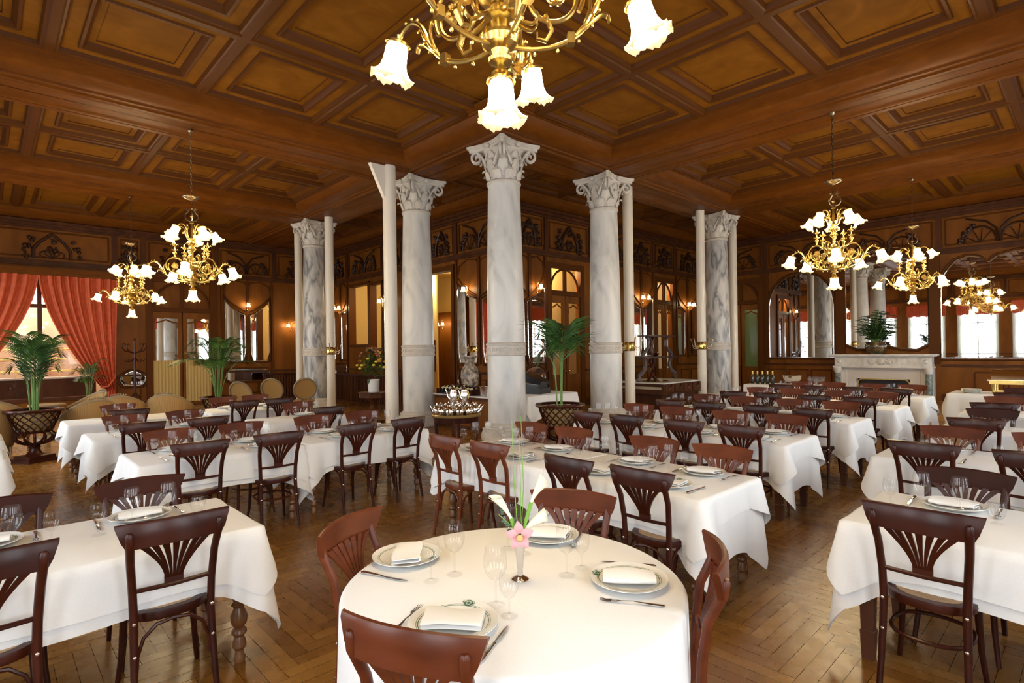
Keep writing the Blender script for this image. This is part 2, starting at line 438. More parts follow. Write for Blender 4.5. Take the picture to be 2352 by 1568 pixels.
struct('ceiling_beams', bm_, WOODB, smooth=50)

# ---------------------------------------------------------------- walls
WL = {'end_left': lambda s, z, d: (s, YE - d, z), 'end_right': lambda s, z, d: (XE - d, s, z),
      'core_left': lambda s, z, d: (XC - d, s, z), 'core_right': lambda s, z, d: (s, YC - d, z),
      'window_left': lambda s, z, d: (XB + d, s, z), 'window_right': lambda s, z, d: (s, YB + d, z)}
def wbox(mb, w, s0, s1, z0, z1, d0, d1):
    P = WL[w]
    vs = [P(s, z, d) for d in (d0, d1) for s, z in ((s0, z0), (s1, z0), (s1, z1), (s0, z1))]
    mb.add(vs, [(3, 2, 1, 0), (4, 5, 6, 7), (0, 1, 5, 4), (1, 2, 6, 5), (2, 3, 7, 6), (3, 0, 4, 7)])
def wtube(mb, w, pts, d, r, closed=False, n=6, flat=1.0):
    mb.tube([WL[w](s, z, d) for s, z in pts], r, n, closed=closed, flat=flat)
def wframe(mb, w, s0, s1, z0, z1, d=.02, r=.02):
    for q in (((s0, z0), (s1, z0)), ((s1, z0), (s1, z1)), ((s1, z1), (s0, z1)), ((s0, z1), (s0, z0))): wtube(mb, w, q, d, r, n=6)
def wall(w, s0, s1, ztop, openings, th=.22):
    mb = MB(); s = s0
    for (a, b, za, zb) in sorted(openings):
        if a > s: wbox(mb, w, s, a, 0, ztop, 0, -th)
        if za > 0: wbox(mb, w, a, b, 0, za, 0, -th)
        if zb < ztop: wbox(mb, w, a, b, zb, ztop, 0, -th)
        s = b
    if s < s1: wbox(mb, w, s, s1, 0, ztop, 0, -th)
    return mb
LEDGE = 4.42
wl_ = {}
wl_['end_left'] = struct('wall_end_left', wall('end_left', XB, XC + .1, 5.9, [(-7.7, -4.55, .45, 4.0)]), WOODW)
wl_['end_right'] = struct('wall_end_right', wall('end_right', YB, YC + .1, 5.9, []), WOODW)
wl_['core_left'] = struct('wall_core_left', wall('core_left', YC + .001, YE, 5.9, [(5.15, 7.6, 0, 4.12), (9.15, 9.95, 1.3, 4.1), (10.06, 11.5, 1.95, 4.15)]), WOODW)
wl_['core_right'] = struct('wall_core_right', wall('core_right', XC, XE, 5.9, [(4.3, 5.75, 0, 4.1), (9.8, 11.0, 0, 4.1)]), WOODW)
wl_['window_left'] = struct('wall_window_left', wall('window_left', YB, YE, 5.9, [(y - .85, y + .85, .55, 4.0) for y in WIN_Y]), WOODW)
wl_['window_right'] = struct('wall_window_right', wall('window_right', XB, XE, 5.9, [(x - .85, x + .85, .55, 4.0) for x in WIN_X]), WOODW)

RNG = {'end_left': (XB, XC), 'end_right': (YB, YC), 'core_left': (YC, YE), 'core_right': (XC, XE), 'window_left': (YB, YE), 'window_right': (XB, XE)}
BAYS = {'end_left': [-9.4, -7.3, -4.3, -3.55, -1.42, .55, 2.6], 'end_right': [-9.7, -7.3, -4.62, -2.0, .42, 2.75],
        'core_left': [2.95, 5.0, 6.4, 7.8, 9.05, 11.65, 13.1], 'core_right': [2.85, 4.22, 6.2, 8.15, 9.7, 11.1, 13.1],
        'window_left': [-9.7, -6.65, -4.15, -1.65, .85, 3.35, 5.85, 8.35, 10.85, 13.1], 'window_right': [-9.4, -6.65, -4.15, -1.65, .85, 3.35, 5.85, 8.35, 10.85, 13.1]}
def carving(w, c, hw, z0, z1, fans):
    mb = MB(); q = random.Random(int(c * 100) + len(w))
    P = WL[w]
    def cluster(s, z, k, sp):
        for _ in range(k): mb.ball(P(s + q.uniform(-sp, sp), z + q.uniform(-sp, sp), .045 + q.uniform(0, .02)), q.uniform(.035, .062), 6, 4)
    if fans:                                           # two fan-shaped bouquets either side of a branching stem
        for sg in (-1, 1):
            cc = c + sg * hw * .47
            wtube(mb, w, [(cc + hw * .42 * math.cos(a), z0 + hw * .55 * math.sin(a)) for a in [PI * i / 10 for i in range(11)]], .04, .03)
            for i in range(7):
                a = lerp(.5, 1.45, i / 6) if sg > 0 else PI - lerp(.5, 1.45, i / 6)
                cluster(cc + sg * .0 + hw * .5 * math.cos(a - sg * .35), z0 + hw * .62 * math.sin(a - sg * .35) + .02, 3, .05)
            for i in range(4):
                a = PI * (i + .7) / 5
                wtube(mb, w, [(cc, z0), (cc + hw * .38 * math.cos(a), z0 + hw * .48 * math.sin(a))], .035, .014, n=5)
            wtube(mb, w, [(c + sg * .03, z0), (c + sg * .05, z0 + (z1 - z0) * .5), (c + sg * hw * .3, z0 + (z1 - z0) * .8), (c + sg * hw * .85, z1)], .04, .03)
    else:                                              # lancet arch with lilies
        for sg in (-1, 1):
            wtube(mb, w, [(c + sg * hw * .5, z0), (c + sg * hw * .5, z0 + (z1 - z0) * .35), (c + sg * hw * .34, z0 + (z1 - z0) * .65), (c, z1)], .05, .04)
            for t in (.08, .28, .48, .75): cluster(c + sg * hw * (.72 - .35 * max(0, t - .3)), z0 + (z1 - z0) * t, 4, .06)
            wtube(mb, w, [(c, z0), (c + sg * hw * .2, z0 + (z1 - z0) * .2), (c + sg * hw * .1, z0 + (z1 - z0) * .5)], .04, .02)
            wtube(mb, w, [(c + sg * .02, z0 + .02)] + [(c + sg * (.16 + .12 * math.cos(a)), z0 + .12 + .1 * math.sin(a)) for a in [PI - i * .7 for i in range(8)]], .04, .016, n=5)
        cluster(c, z0 + (z1 - z0) * .72, 5, .06); cluster(c, z0 + (z1 - z0) * .35, 4, .07)
    return mb
for w, root in wl_.items():
    s0, s1 = RNG[w]; tm = MB(); fm = MB(); bs = BAYS[w]
    for z0, z1, d in ((LEDGE - .06, LEDGE, .10), (LEDGE - .11, LEDGE - .06, .06), (LEDGE, LEDGE + .05, .05), (5.38, 5.44, .06), (5.44, 5.52, .12), (5.52, 5.60, .20)):
        wbox(tm, w, s0, s1, z0, z1, 0, d)
    for s in bs:
        wbox(tm, w, s - .07, s + .07, LEDGE + .05, 5.38, 0, .045)
        wbox(tm, w, s - .09, s + .09, LEDGE + .05, LEDGE + .2, 0, .06)
    obj('cornice', tm, WOODD, root, smooth=0)
    for i in range(len(bs) - 1):
        a, b = bs[i], bs[i + 1]; c = (a + b) / 2; hw = min((b - a) / 2 - .1, 1.05)
        if b - a < .5: continue
        wframe(fm, w, a + .16, b - .16, LEDGE + .14, 5.30, .015, .022)
        if not w.startswith('window'):
            obj('frieze_carving', carving(w, c, hw * .8, LEDGE + .10, 5.24, (w == 'end_right' or (b - a) > 1.9) and i % 2 == 0 or w == 'end_right'), CARVE, root)
    # wainscot below the chair rail
    op = {'core_left': [(5.0, 7.75)], 'core_right': [(4.15, 5.9), (9.7, 11.1)], 'end_left': [(-7.7, -4.5), (-3.5, -1.4)], 'end_right': [(-4.65, -1.8), (.5, 2.0)], 'window_left': [], 'window_right': []}[w]
    s = s0 + .12
    while s < s1 - .3:
        e = min(s + .72, s1 - .1)
        if not any(a < e and b > s for a, b in op):
            wframe(fm, w, s + .05, e - .05, .28, .86, .012, .018)
        s += .72
    edges = [s0] + [q for ab in op for q in ab] + [s1]
    rail = MB()
    for a, b in zip(edges[::2], edges[1::2]):
        if b - a > .05:
            wbox(rail, w, a, b, 1.02, 1.08, 0, .06); wbox(rail, w, a, b, 0, .2, 0, .03)
    obj('panel_moulding', fm, WOODM, root)
    struct('baseboard_' + w, rail, WOODD, smooth=0)

# windows behind the camera: frames, panes, sheer curtains and a red pelmet (seen in the mirrors)
for k, (w, cs) in enumerate((('window_left', WIN_Y), ('window_right', WIN_X))):
    for i, c in enumerate(cs):
        fm = MB()
        for z in (.6, 2.9, 3.97): wbox(fm, w, c - .85, c + .85, z - .035, z + .035, -.08, -.02)
        for s in (c - .82, c, c + .82): wbox(fm, w, s - .035, s + .035, .55, 4.0, -.08, -.02)
        o = struct('window_%d' % (k * 20 + i + 1), fm, WHITEM, smooth=0)
        pm = MB(); pm.add([WL[w](s, z, -.06) for s, z in ((c - .8, .62), (c + .8, .62), (c + .8, 3.95), (c - .8, 3.95))], [(0, 1, 2, 3)])
        obj('pane', pm, PANE, o, smooth=0)
        if (w, i) in (('window_left', 0), ('window_right', 0)): pass
        sm = MB()
        for sg in (-1, 1):
            def f(u, v, sg=sg, c=c, w=w):
                e = .12 + .62 * (1 - v) ** .9 * (1 if v < .99 else 1)
                inn = .62 - .58 * ((v - .3) / .7) ** 2.2 if v > .3 else .62 - .12 * (.3 - v) / .3
                return WL[w](c + sg * lerp(.95, inn, u), lerp(.75, 3.5, v), .12 + .03 * math.sin(u * 2 * PI * 6))
            sm.grid(f, 37, 10)
        tag(obj('sheer_curtain', sm, SHEER), 'pale sheer curtain drawn aside at a tall window, seen in the mirrors', 'curtain', 'sheer curtains at the tall windows')
        pe = MB()
        pe.grid(lambda u, v, c=c, w=w: WL[w](c - 1.0 + 2.0 * u, lerp(3.42 - .06 * abs(math.sin(u * PI * 5)), 4.1, v), .17 + .02 * math.sin(u * 2 * PI * 22)), 89, 3)
        tag(obj('pelmet', pe, CURT), 'red gathered pelmet above a tall window, seen in the mirrors', 'pelmet', 'red pelmets above the tall windows')

# ---------------------------------------------------------------- mirrors
def mirror(w, outline, label, d=.03, frame=.028, group=None, extra=None):
    t = thing('wall_mirror', label, 'mirror', WL[w](outline[0][0], min(z for _, z in outline), 0), group=group)
    base = Vector(t.location); P = WL[w]
    fnc = lambda a, b, dd: Vector(P(a, b, dd)) - base
    g = MB(); g.prism(outline, fnc, d * .3, d)
    obj('mirror_glass', g, MIRROR, t, smooth=0)
    f = MB(); f.tube([fnc(a, b, d + .004) for a, b in outline], frame * .62, 6, closed=True)
    obj('bevelled_edge', f, BEVELM, t)
    wood = MB(); cs = sum(a for a, _ in outline) / len(outline); cz = sum(b for _, b in outline) / len(outline)
    wood.tube([fnc(cs + (a - cs) * 1.0 + .045 * (1 if a > cs else -1), cz + (b - cz) + .045 * (1 if b > cz else -1), d) for a, b in outline], .034, 6, closed=True)
    obj('frame', wood, WOODM, t)
    return t
def rrect(s0, s1, z0, z1, r=.12, n=5):
    pts = []
    for cx_, cz_, a0 in ((s1 - r, z1 - r, 0), (s0 + r, z1 - r, PI / 2), (s0 + r, z0 + r, PI), (s1 - r, z0 + r, 1.5 * PI)):
        pts += arc((cx_, cz_), r, a0, a0 + PI / 2, n)
    return pts
def arched(s0, s1, z0, zspring, ztop, n=10):
    c = (s0 + s1) / 2
    return [(s0, z0), (s1, z0)] + [(c + (s1 - s0) / 2 * math.cos(PI * i / n), zspring + (ztop - zspring) * math.sin(PI * i / n)) for i in range(n + 1)]
mirror('end_right', arched(-1.80, .28, 1.28, 3.1, 4.18), 'tall arched mirror between the far doorway and the fireplace')
mirror('end_right', [(-2.16, 1.72), (-2.5, 1.56), (-2.9, 1.56), (-3.25, 1.68), (-3.6, 1.56), (-4.05, 1.53), (-4.35, 1.70)] + [(-3.255 + 1.095 * math.cos(PI - PI * i / 12) * -1 * -1, 4.15 + .55 * math.sin(PI * i / 12)) for i in range(13)], 'large arched overmantel mirror above the white fireplace')
ob = [(-9.0, 1.27), (-4.66, 1.27), (-4.66, 3.4), (-4.75, 3.75), (-5.0, 4.08), (-5.3, 4.18), (-5.6, 4.1), (-5.75, 3.95), (-5.9, 4.1), (-6.3, 4.2), (-6.9, 4.2), (-9.0, 4.2)]
mirror('end_right', ob, 'wide double-arched mirror on the right-hand wall beside the fireplace')
for c in (-1.15 + .40, .0):
    pass
def heartm(w, s0, s1, z0, zl, zh, flip, label, group=None):
    # tall mirror whose top slopes down towards the middle of its panel
    a, b = (zh, zl) if flip else (zl, zh)
    pts = [(s0 + .08, z0), (s1 - .08, z0), (s1, z0 + .3), (s1, b)]
    for i in range(1, 6):
        t = i / 6; pts.append((lerp(s1, s0, t), lerp(b, a, t ** 1.0) - .10 * math.sin(PI * t)))
    pts += [(s0, a), (s0, z0 + .3)]
    return mirror(w, pts, label, group=group)
heartm('end_left', -1.16, -.50, 1.42, 3.05, 3.62, True, 'left leaf of the heart-topped mirror pair behind the potted palm on the far left wall')
heartm('end_left', -.30, .33, 1.42, 3.05, 3.62, False, 'right leaf of the heart-topped mirror pair on the far left wall')
mirror('end_left', rrect(-1.15, .35, .72, 1.12, .19), 'long oval mirror low on the far left wall below the heart-topped mirrors')
mirror('end_left', [(-3.87 + .34 * math.cos(2 * PI * i / 16) , .93 + .22 * math.sin(2 * PI * i / 16) + .03 * math.cos(8 * PI * i / 16)) for i in range(16)], 'small scalloped oval mirror on the panel behind the coat stand')
heartm('core_left', 4.02, 4.93, 1.33, 3.1, 3.62, False, 'tall mirror left of the core corner reflecting a marble column')
heartm('core_left', 3.0, 3.82, 1.33, 3.1, 3.62, True, 'tall mirror on the core corner behind the nearest column, left face')
heartm('core_right', 2.95, 3.30, 1.33, 2.95, 3.45, True, 'tall mirror on the core corner behind the nearest column, right face')
heartm('core_right', 3.42, 4.12, 1.33, 3.0, 3.5, False, 'tall slim mirror left of the double door, reflecting the bright windows')
heartm('core_right', 8.25, 8.86, 1.42, 3.0, 3.5, True, 'left mirror of the pair behind the carving sideboard')
heartm('core_right', 9.0, 9.62, 1.42, 3.0, 3.5, False, 'right mirror of the pair behind the carving sideboard')
heartm('core_right', 11.25, 11.8, 1.42, 3.0, 3.5, True, 'left mirror of the pair beside the far right marble column')
heartm('core_right', 12.05, 12.8, 1.42, 3.0, 3.5, False, 'right mirror of the pair beside the far right marble column')
mirror('core_left', arched(8.55, 8.98, 1.4, 3.6, 3.9), 'narrow mirror on the core wall beside the single wall lamp')
for q, (a, b) in enumerate(((11.75, 12.15), (12.3, 12.75))):
    mirror('core_left', arched(a, b, 1.42, 3.0, 3.2), ('left' if q else 'right') + ' narrow mirror below the twin wall lamps on the core wall')
mirror('core_right', arched(3.3, 4.1, .75, .95, 1.2), 'low arched mirror behind the black till')
mirror('core_left', rrect(4.05, 4.95, .62, 1.12, .2), 'low oval mirror behind the mosaic vase')
mirror('core_left', rrect(11.75, 12.7, .72, 1.22, .1), 'dark low mirror panel at the far end of the core wall')
# panel mouldings above the mirrors
pmw = MB()
for w, a, b in (('end_left', -1.25, .45), ('core_left', 2.98, 4.98), ('core_right', 2.92, 4.16), ('core_right', 8.2, 9.66), ('core_right', 11.2, 12.85), ('core_left', 11.68, 12.85)):
    c = (a + b) / 2; h = (b - a) / 2
    for sg in (-1, 1):
        wtube(pmw, w, [(c + sg * .06, 4.15), (c + sg * .12, 4.22), (c + sg * h * .5, 4.27), (c + sg * h * .86, 4.12), (c + sg * h * .95, 3.8), (c + sg * h * .7, 3.52), (c + sg * h * .3, 3.3), (c + sg * .06, 3.2)], .02, .022)
    wbox(pmw, w, c - .05, c + .05, 1.3, 4.3, 0, .05)
    wbox(pmw, w, a - .04, a + .03, 1.08, 4.3, 0, .06); wbox(pmw, w, b - .03, b + .04, 1.08, 4.3, 0, .06)
for a in (.42, -2.0, -4.5, 2.2):
    wbox(pmw, 'end_right', a - .13, a + .13, 1.1, 4.3, 0, .08)
struct('trim_1', pmw, WOODM)

# rooms behind the core wall, seen through the openings
ym = MB()
ym.b2((3.0, 4.06, 0), (12.9, 4.12, 4.7)); ym.b2((6.2, 4.2, 3.15), (6.26, 13.0, 4.7)); ym.b2((3.0, 13.0, 0), (6.2, 13.06, 4.7)); ym.b2((2.95, 3.0, 4.6), (12.9, 13.0, 4.66))
ym.b2((5.1, 9.3, 0), (5.16, 13.0, 4.6))
for z in (3.0, 3.5, 4.3): ym.b2((6.12, 4.2, z + .2), (6.2, 9.3, z + .26))
for k in range(7):
    c = 4.9 + .62 * k; ym.tube([(6.16, c + .26 * math.cos(a), 4.1 - .16 * math.sin(a)) for a in [PI * i / 8 for i in range(9)]], .025, 5)
ym.tube([(5.08, 10.2, 1.2), (5.08, 10.2, 3.2)] + [(5.08, 11.2 - 1.0 * math.cos(PI * i / 12), 3.2 + .85 * math.sin(PI * i / 12)) for i in range(13)] + [(5.08, 12.2, 1.2)], .06, 6)
struct('wall_inner_yellow', ym, YELW, smooth=0)
nm = MB(); nm.b2((5.04, 10.75, 1.0), (5.10, 11.7, 3.1)); nm.b2((5.03, 9.4, .9), (5.1, 12.9, 2.1)); struct('trim_4', nm, WOODD, smooth=0)
ym = MB(); ym.b2((6.2, 4.2, 0), (6.26, 13.0, 3.15)); ym.b2((6.1, 4.2, 3.1), (6.2, 13.0, 3.22))
struct('wall_inner_panelled', ym, WOODW, smooth=0)
for i, (x, y) in enumerate(((5.0, 3.5), (10.4, 3.5), (4.6, 6.3), (4.6, 9.6))):  # mostly hidden glowing globes, added to brighten the rooms behind the openings
    g = MB(); g.ball((0, 0, 0), .12, 14, 10); o = obj('light_globe', g, emis('fill_glow_%d' % i, (1, .78, .45), 260), loc=(x, y, 4.2))
    tag(o, ['added fill globe lighting the room behind the double door', 'added fill globe lighting the room behind the far glazed door', 'added fill globe lighting the yellow room behind the left columns', 'added fill globe lighting the yellow room at the far left'][i], 'lamp')
    h = MB(); h.cyl((0, 0, .1), (0, 0, .42), .012, 8); obj('rod', h, BRASSD, o)

# doors
WBOX, WTUBE = wbox, wtube
def door_unit(name, w, s0, s1, ztop, ztr, leaves, sheer, dd=0.0):
    wbox = lambda mb, w, a, b, c, d, e, f: WBOX(mb, w, a, b, c, d, e + dd, f + dd)
    wtube = lambda mb, w, pts, d, r, **k: WTUBE(mb, w, pts, d + dd, r, **k)
    fm = MB()
    for s in (s0, s1): wbox(fm, w, s - .09, s + .09, 0, ztop + .07, -.052, .062)
    wbox(fm, w, s0, s1, ztop - .1, ztop + .06, -.05, .058); wbox(fm, w, s0, s1, ztr - .07, ztr + .07, -.06, .05)
    c = (s0 + s1) / 2
    wtube(fm, w, [(s0 + .1, ztr)] + [(s0 + .1 + .42 * (s1 - s0) * (1 - math.cos(PI / 2 * i / 6)), ztr + (ztop - ztr - .1) * math.sin(PI / 2 * i / 6)) for i in range(7)], -.02, .035)
    wtube(fm, w, [(s1 - .1, ztr)] + [(s1 - .1 - .42 * (s1 - s0) * (1 - math.cos(PI / 2 * i / 6)), ztr + (ztop - ztr - .1) * math.sin(PI / 2 * i / 6)) for i in range(7)], -.02, .035)
    wbox(fm, w, c - .05, c + .05, ztr, ztop, -.05, .02)
    o = struct(name, fm, WOODM)
    W2 = (s1 - s0) / leaves
    for k in range(leaves):
        a, b = s0 + k * W2 + .03, s0 + (k + 1) * W2 - .03
        lm = MB()
        for s in (a + .05, b - .05): wbox(lm, w, s - .055, s + .055, .015, ztr - .075, -.052, .014)
        wbox(lm, w, a, b, .02, .95, -.05, .0); wbox(lm, w, a, b, ztr - .28, ztr - .08, -.05, .01)
        wtube(lm, w, [(a + .1, ztr - .6)] + [(lerp(a + .1, b - .1, i / 6), ztr - .32 - .1 * abs(math.cos(PI * i / 6))) for i in range(7)] + [(b - .1, ztr - .6)], 0, .025)
        lo = obj('door_leaf', lm, WOODW, o)
        gm = MB(); wbox(gm, w, a + .09, b - .09, .95, ztr - .27, -.03, -.02); obj('door_pane', gm, sheer[0], lo, smooth=0)
        hm = MB(); hm.ball(WL[w](b - .05 if k == 0 else a + .05, 1.05, .05), .03, 8, 6); obj('door_handle', hm, BRASS, lo)
        if sheer[1]:
            sm = MB(); sm.grid(lambda u, v: WL[w](lerp(a + .06, b - .06, u), lerp(.12, 1.5, v), .095 + .010 * math.sin(u * 2 * PI * 8)), 57, 3)
            obj('door_curtain', sm, GOLDV, lo)
    return o
door_unit('door_1', 'end_left', -3.42, -1.55, 4.15, 3.15, 2, (MIRROR, True), .062)
door_unit('door_2', 'core_right', 4.3, 5.75, 4.1, 3.3, 2, (PANE, False))
door_unit('door_3', 'core_right', 9.8, 11.0, 4.1, 3.3, 2, (PANE, False))
GREENP = mat('green_door_glass', (.16, .22, .08), .15)
door_unit('door_4', 'end_right', .55, 2.05, 4.1, 3.3, 2, (GREENP, False), .062)
dm = MB(); wbox(dm, 'core_left', 5.08, 5.2, 0, 4.21, -.21, .065); wbox(dm, 'core_left', 7.55, 7.68, 0, 4.21, -.21, .065); wbox(dm, 'core_left', 5.1, 7.66, 4.05, 4.2, -.2, .06)
for a in (10.0, 11.46): wbox(dm, 'core_left', a, a + .1, 1.88, 4.2, -.21, .055)
for a in (1.86, 4.1): wbox(dm, 'core_left', 10.0, 11.56, a, a + .1, -.2, .05)
wbox(dm, 'core_left', 9.1, 9.18, 1.2, 4.16, -.21, .055); wbox(dm, 'core_left', 9.92, 10.0, 1.2, 4.16, -.21, .055); wbox(dm, 'core_left', 9.1, 10.0, 4.05, 4.15, -.2, .05); wbox(dm, 'core_left', 9.1, 10.0, 1.22, 1.32, -.2, .08)
struct('trim_2', dm, WOODM, smooth=0)

# conservatory beyond the curtained window
cv = MB(); cv.b2((-9.5, 15.6, 0), (-3.4, 15.7, 4.6)); cv.b2((-9.5, 13.45, 4.5), (-3.4, 15.7, 4.6)); cv.b2((-3.5, 13.45, 0), (-3.4, 15.7, 4.6)); cv.b2((-9.5, 13.45, -.05), (-3.4, 15.7, 0)); cv.b2((-9.6, 13.45, 0), (-9.5, 15.7, 4.6))
struct('wall_conservatory', cv, noisy(mat('pink_plaster', (.75, .5, .34), .7), 1.2, [(.35, (.70, .42, .26)), (.65, (.82, .66, .50))], detail=2), smooth=0)
wm = MB()
for s in (-7.7, -6.1, -4.55): wbox(wm, 'end_left', s - .05, s + .05, .4, 4.05, -.15, .03)
for z in (.43, 3.15, 4.02): wbox(wm, 'end_left', -7.75, -4.5, z - .05, z + .05, -.15, .04)
o = struct('window_41', wm, WOODD, smooth=0)
pm = MB(); pm.add([WL['end_left'](s, z, -.1) for s, z in ((-7.7, .45), (-4.55, .45), (-4.55, 4.0), (-7.7, 4.0))], [(0, 1, 2, 3)]); obj('pane', pm, PANE, o, smooth=0)
area('daylight', (-6.2, 15.0, 4.35), (0, 0, 0), 4.5, 1.0, 240, (1, .92, .78))  # fill lamp added under the closed ceiling, brightening the conservatory like a skylight
# ---------------------------------------------------------------- marble columns
def capital_bm():
    m = MB(); z0 = 4.885
    m.lathe([(.318, z0), (.30, z0 + .02), (.30, z0 + .25), (.325, z0 + .42), (.37, z0 + .56), (.40, z0 + .585), (.2, z0 + .60)], 24)
    def leaf(a, r0, zb, h, w, curl):
        ca, sa = math.cos(a), math.sin(a); rows = []
        n = 9
        prof = []
        for i in range(n):
            t = i / (n - 1)
            if t < .72: q = t / .72; r = r0 + .012 + .02 * q + .03 * q * q; z = zb + h * q
            else:
                q = (t - .72) / .28 * PI * 1.0; r = r0 + .062 + curl * (1 - math.cos(q)) * .5; z = zb + h + curl * .55 * math.sin(q) - curl * .25 * (q / PI)
            ww = w * (0.75 + .35 * math.sin(PI * min(1, t * 1.05))) * (1 - .45 * max(0, t - .6) / .4)
            prof.append((r, z, ww))
        vs = []
        for r, z, ww in prof:
            for k in range(5):
                o = (k - 2) / 2; rr = r + (-.018 * o * o) + (.012 if k == 2 else 0)
                vs.append((rr * ca - ww * o * sa, rr * sa + ww * o * ca, z - .012 * abs(o)))
        fs = [(i * 5 + k, i * 5 + k + 1, (i + 1) * 5 + k + 1, (i + 1) * 5 + k) for i in range(n - 1) for k in range(4)]
        m.add(vs, fs)
    for k in range(8): leaf(2 * PI * k / 8 + PI / 8, .305, z0 + .02, .15, .088, .06)
    for k in range(8): leaf(2 * PI * k / 8, .312, z0 + .06, .30, .085, .075)
    for k in range(4):
        a = PI / 4 + k * PI / 2
        for sg in (-1, 1):
            # corner volute: stalk rising from the bell and rolling up under the abacus corner
            pts = []; rad = []
            for i in range(8):
                t = i / 7; r = lerp(.33, .50, t ** 1.5); z = z0 + lerp(.26, .585, t ** .8); off = sg * lerp(.17, .035, t)
                pts.append((r, z, off)); rad.append(.028)
            cx_, cz_ = .505, z0 + .475
            for i in range(15):
                t = i / 14; q = PI / 2 - t * 2.6 * PI; rr = .105 * (1 - t) + .018
                pts.append((cx_ + rr * math.cos(q), cz_ + rr * math.sin(q), sg * .035)); rad.append(.026 * (1 - .3 * t))
            m.tube([(r * math.cos(a) - o * math.sin(a), r * math.sin(a) + o * math.cos(a), z) for r, z, o in pts], rad, 6)
        b = k * PI / 2
        for sg in (-1, 1):     # small inner scrolls and stems on each face
            pts = [(.33, z0 + .30, sg * .16), (.345, z0 + .42, sg * .13), (.36, z0 + .52, sg * .06), (.365, z0 + .55, sg * .02)]
            m.tube([(r * math.cos(b) - o * math.sin(b), r * math.sin(b) + o * math.cos(b), z) for r, z, o in pts], .016, 5)
        m.ball((.415 * math.cos(b), .415 * math.sin(b), z0 + .64), .058, 8, 5)
        m.ball((.45 * math.cos(b), .45 * math.sin(b), z0 + .64), .03, 6, 4)
    def ab(h, s):     # abacus with hollow sides and clipped corners
        o = []
        for k in range(4):
            b = k * PI / 2
            for i in range(7):
                t = i / 6 * 2 - 1; x = s * (.405 + .115 * t * t); y = s * .475 * t
                o.append((x * math.cos(b) - y * math.sin(b), x * math.sin(b) + y * math.cos(b)))
        return o
    for za, zb, s in ((.585, .635, .93), (.635, .655, .97), (.655, .70, 1.0)):
        m.prism(ab(0, s), lambda x, y, d: (x, y, z0 + d), za, zb)
    return m
def build_column():
    t = empty('marble_column')
    b = MB(); b.lathe([(.50, 0), (.50, .10), (.485, .12), (.47, .16), (.475, .2), (.445, .215), (.425, .235), (.435, .26), (.425, .285), (.395, .295), (.385, .31), (.36, .325)], 40)
    obj('base', b, STONEC, t)
    s = MB(); s.lathe([(.362, .325), (.362, 1.585)], 40); obj('lower_shaft', s, MARBLE, t)
    d = MB(); d.lathe([(.362, 1.58), (.385, 1.59), (.388, 1.61), (.375, 1.625), (.372, 1.77), (.386, 1.785), (.39, 1.81), (.375, 1.825), (.357, 1.83)], 40)
    for k in range(24):
        a = 2 * PI * k / 24; c = Vector((.374 * math.cos(a), .374 * math.sin(a), 1.70)); u = Vector((-math.sin(a), math.cos(a), 0)); q = .042 if k % 3 == 0 else .028
        d.tube([c + u * (q * math.cos(x)) + Vector((0, 0, q * math.sin(x))) for x in [2 * PI * i / 10 for i in range(10)]], .007, 4, closed=True)
    obj('carved_band', d, STONEC, t)
    s = MB(); s.lathe([(.357, 1.83), (.352, 2.6), (.338, 3.5), (.318, 4.3), (.304, 4.83)], 40); sh = obj('shaft', s, MARBLE, t)
    n = MB(); n.lathe([(.304, 4.82), (.325, 4.83), (.332, 4.855), (.322, 4.88), (.312, 4.885)], 40); obj('neck_ring', n, STONEC, t)
    obj('capital', capital_bm(), STONEC, t)
    return t
for (x, y), lab in zip((K0, K1, K2, K3, K4), ('nearest marble column with carved capital, in the middle of the room',
        'marble column with a dark crack, beside the thick cream pipe left of the nearest column', 'marble column right of the nearest one, with a single cream pipe behind it',
        'dark-veined marble column on the left, between two cream pipes', 'dark-veined marble column on the far right, between two cream pipes')):
    o = place('column', build_column, (x, y, 0), R.uniform(0, 0), lab, 'column', 'marble columns')
    o['kind'] = 'thing'
    if (x, y) in (K3, K4):
        for ch in KIDS[o.name]:
            if ch.name.startswith(('shaft', 'lower_shaft')):
                ch.data = ch.data.copy(); ch.data.materials[0] = MARBLEK
    for ch in KIDS[o.name]:
        if ch.name.startswith(('shaft', 'lower_shaft')): ch.location = (0, 0, 0)

# cream cast-iron pipes with brass coat hooks
def pipe(x, y, r, ztop, label, hooks, bracket=None):
    t = thing('cream_pipe', label, 'pipe', (x, y, 0), group='cream pipes beside the columns')
    m = MB(); m.lathe([(r * 1.25, 0), (r * 1.25, .08), (r, .1), (r, ztop)], 24); obj('tube', m, PAINT, t)
    if bracket:
        bmk = MB(); bmk.prism([(0, ztop - .75), (-.36 * bracket, ztop), (0, ztop)], lambda a, b, d: (a - r * .8 * bracket, d, b), -.05, .05); obj('bracket', bmk, PAINT, t)
    if hooks:
        h = MB(); h.lathe([(r + .004, 1.62), (r + .014, 1.64), (r + .006, 1.66), (r + .006, 1.80), (r + .014, 1.82), (r + .004, 1.84)], 24); obj('brass_band', h, BRASS, t)
        for k in range(5):
            a = 2 * PI * k / 5 + .4; ca, sa = math.cos(a), math.sin(a)
            hk = MB()
            for z0, pts in ((1.73, ((0, 0), (.09, -.03), (.16, .02), (.17, .12), (.20, .19))), (1.73, ((0, -.02), (.06, -.09), (.12, -.08), (.14, -.03)))):
                hk.tube([((r + q) * ca, (r + q) * sa, z0 + z) for q, z in pts], .011, 6)
            hk.ball(((r + .2) * ca, (r + .2) * sa, 1.93), .018, 6, 4)
            obj('coat_hook', hk, BRASSD, t)
pipe(-1.0, 2.5, .138, 5.62, 'thick cream pipe standing left of the cracked marble column', False, 1)
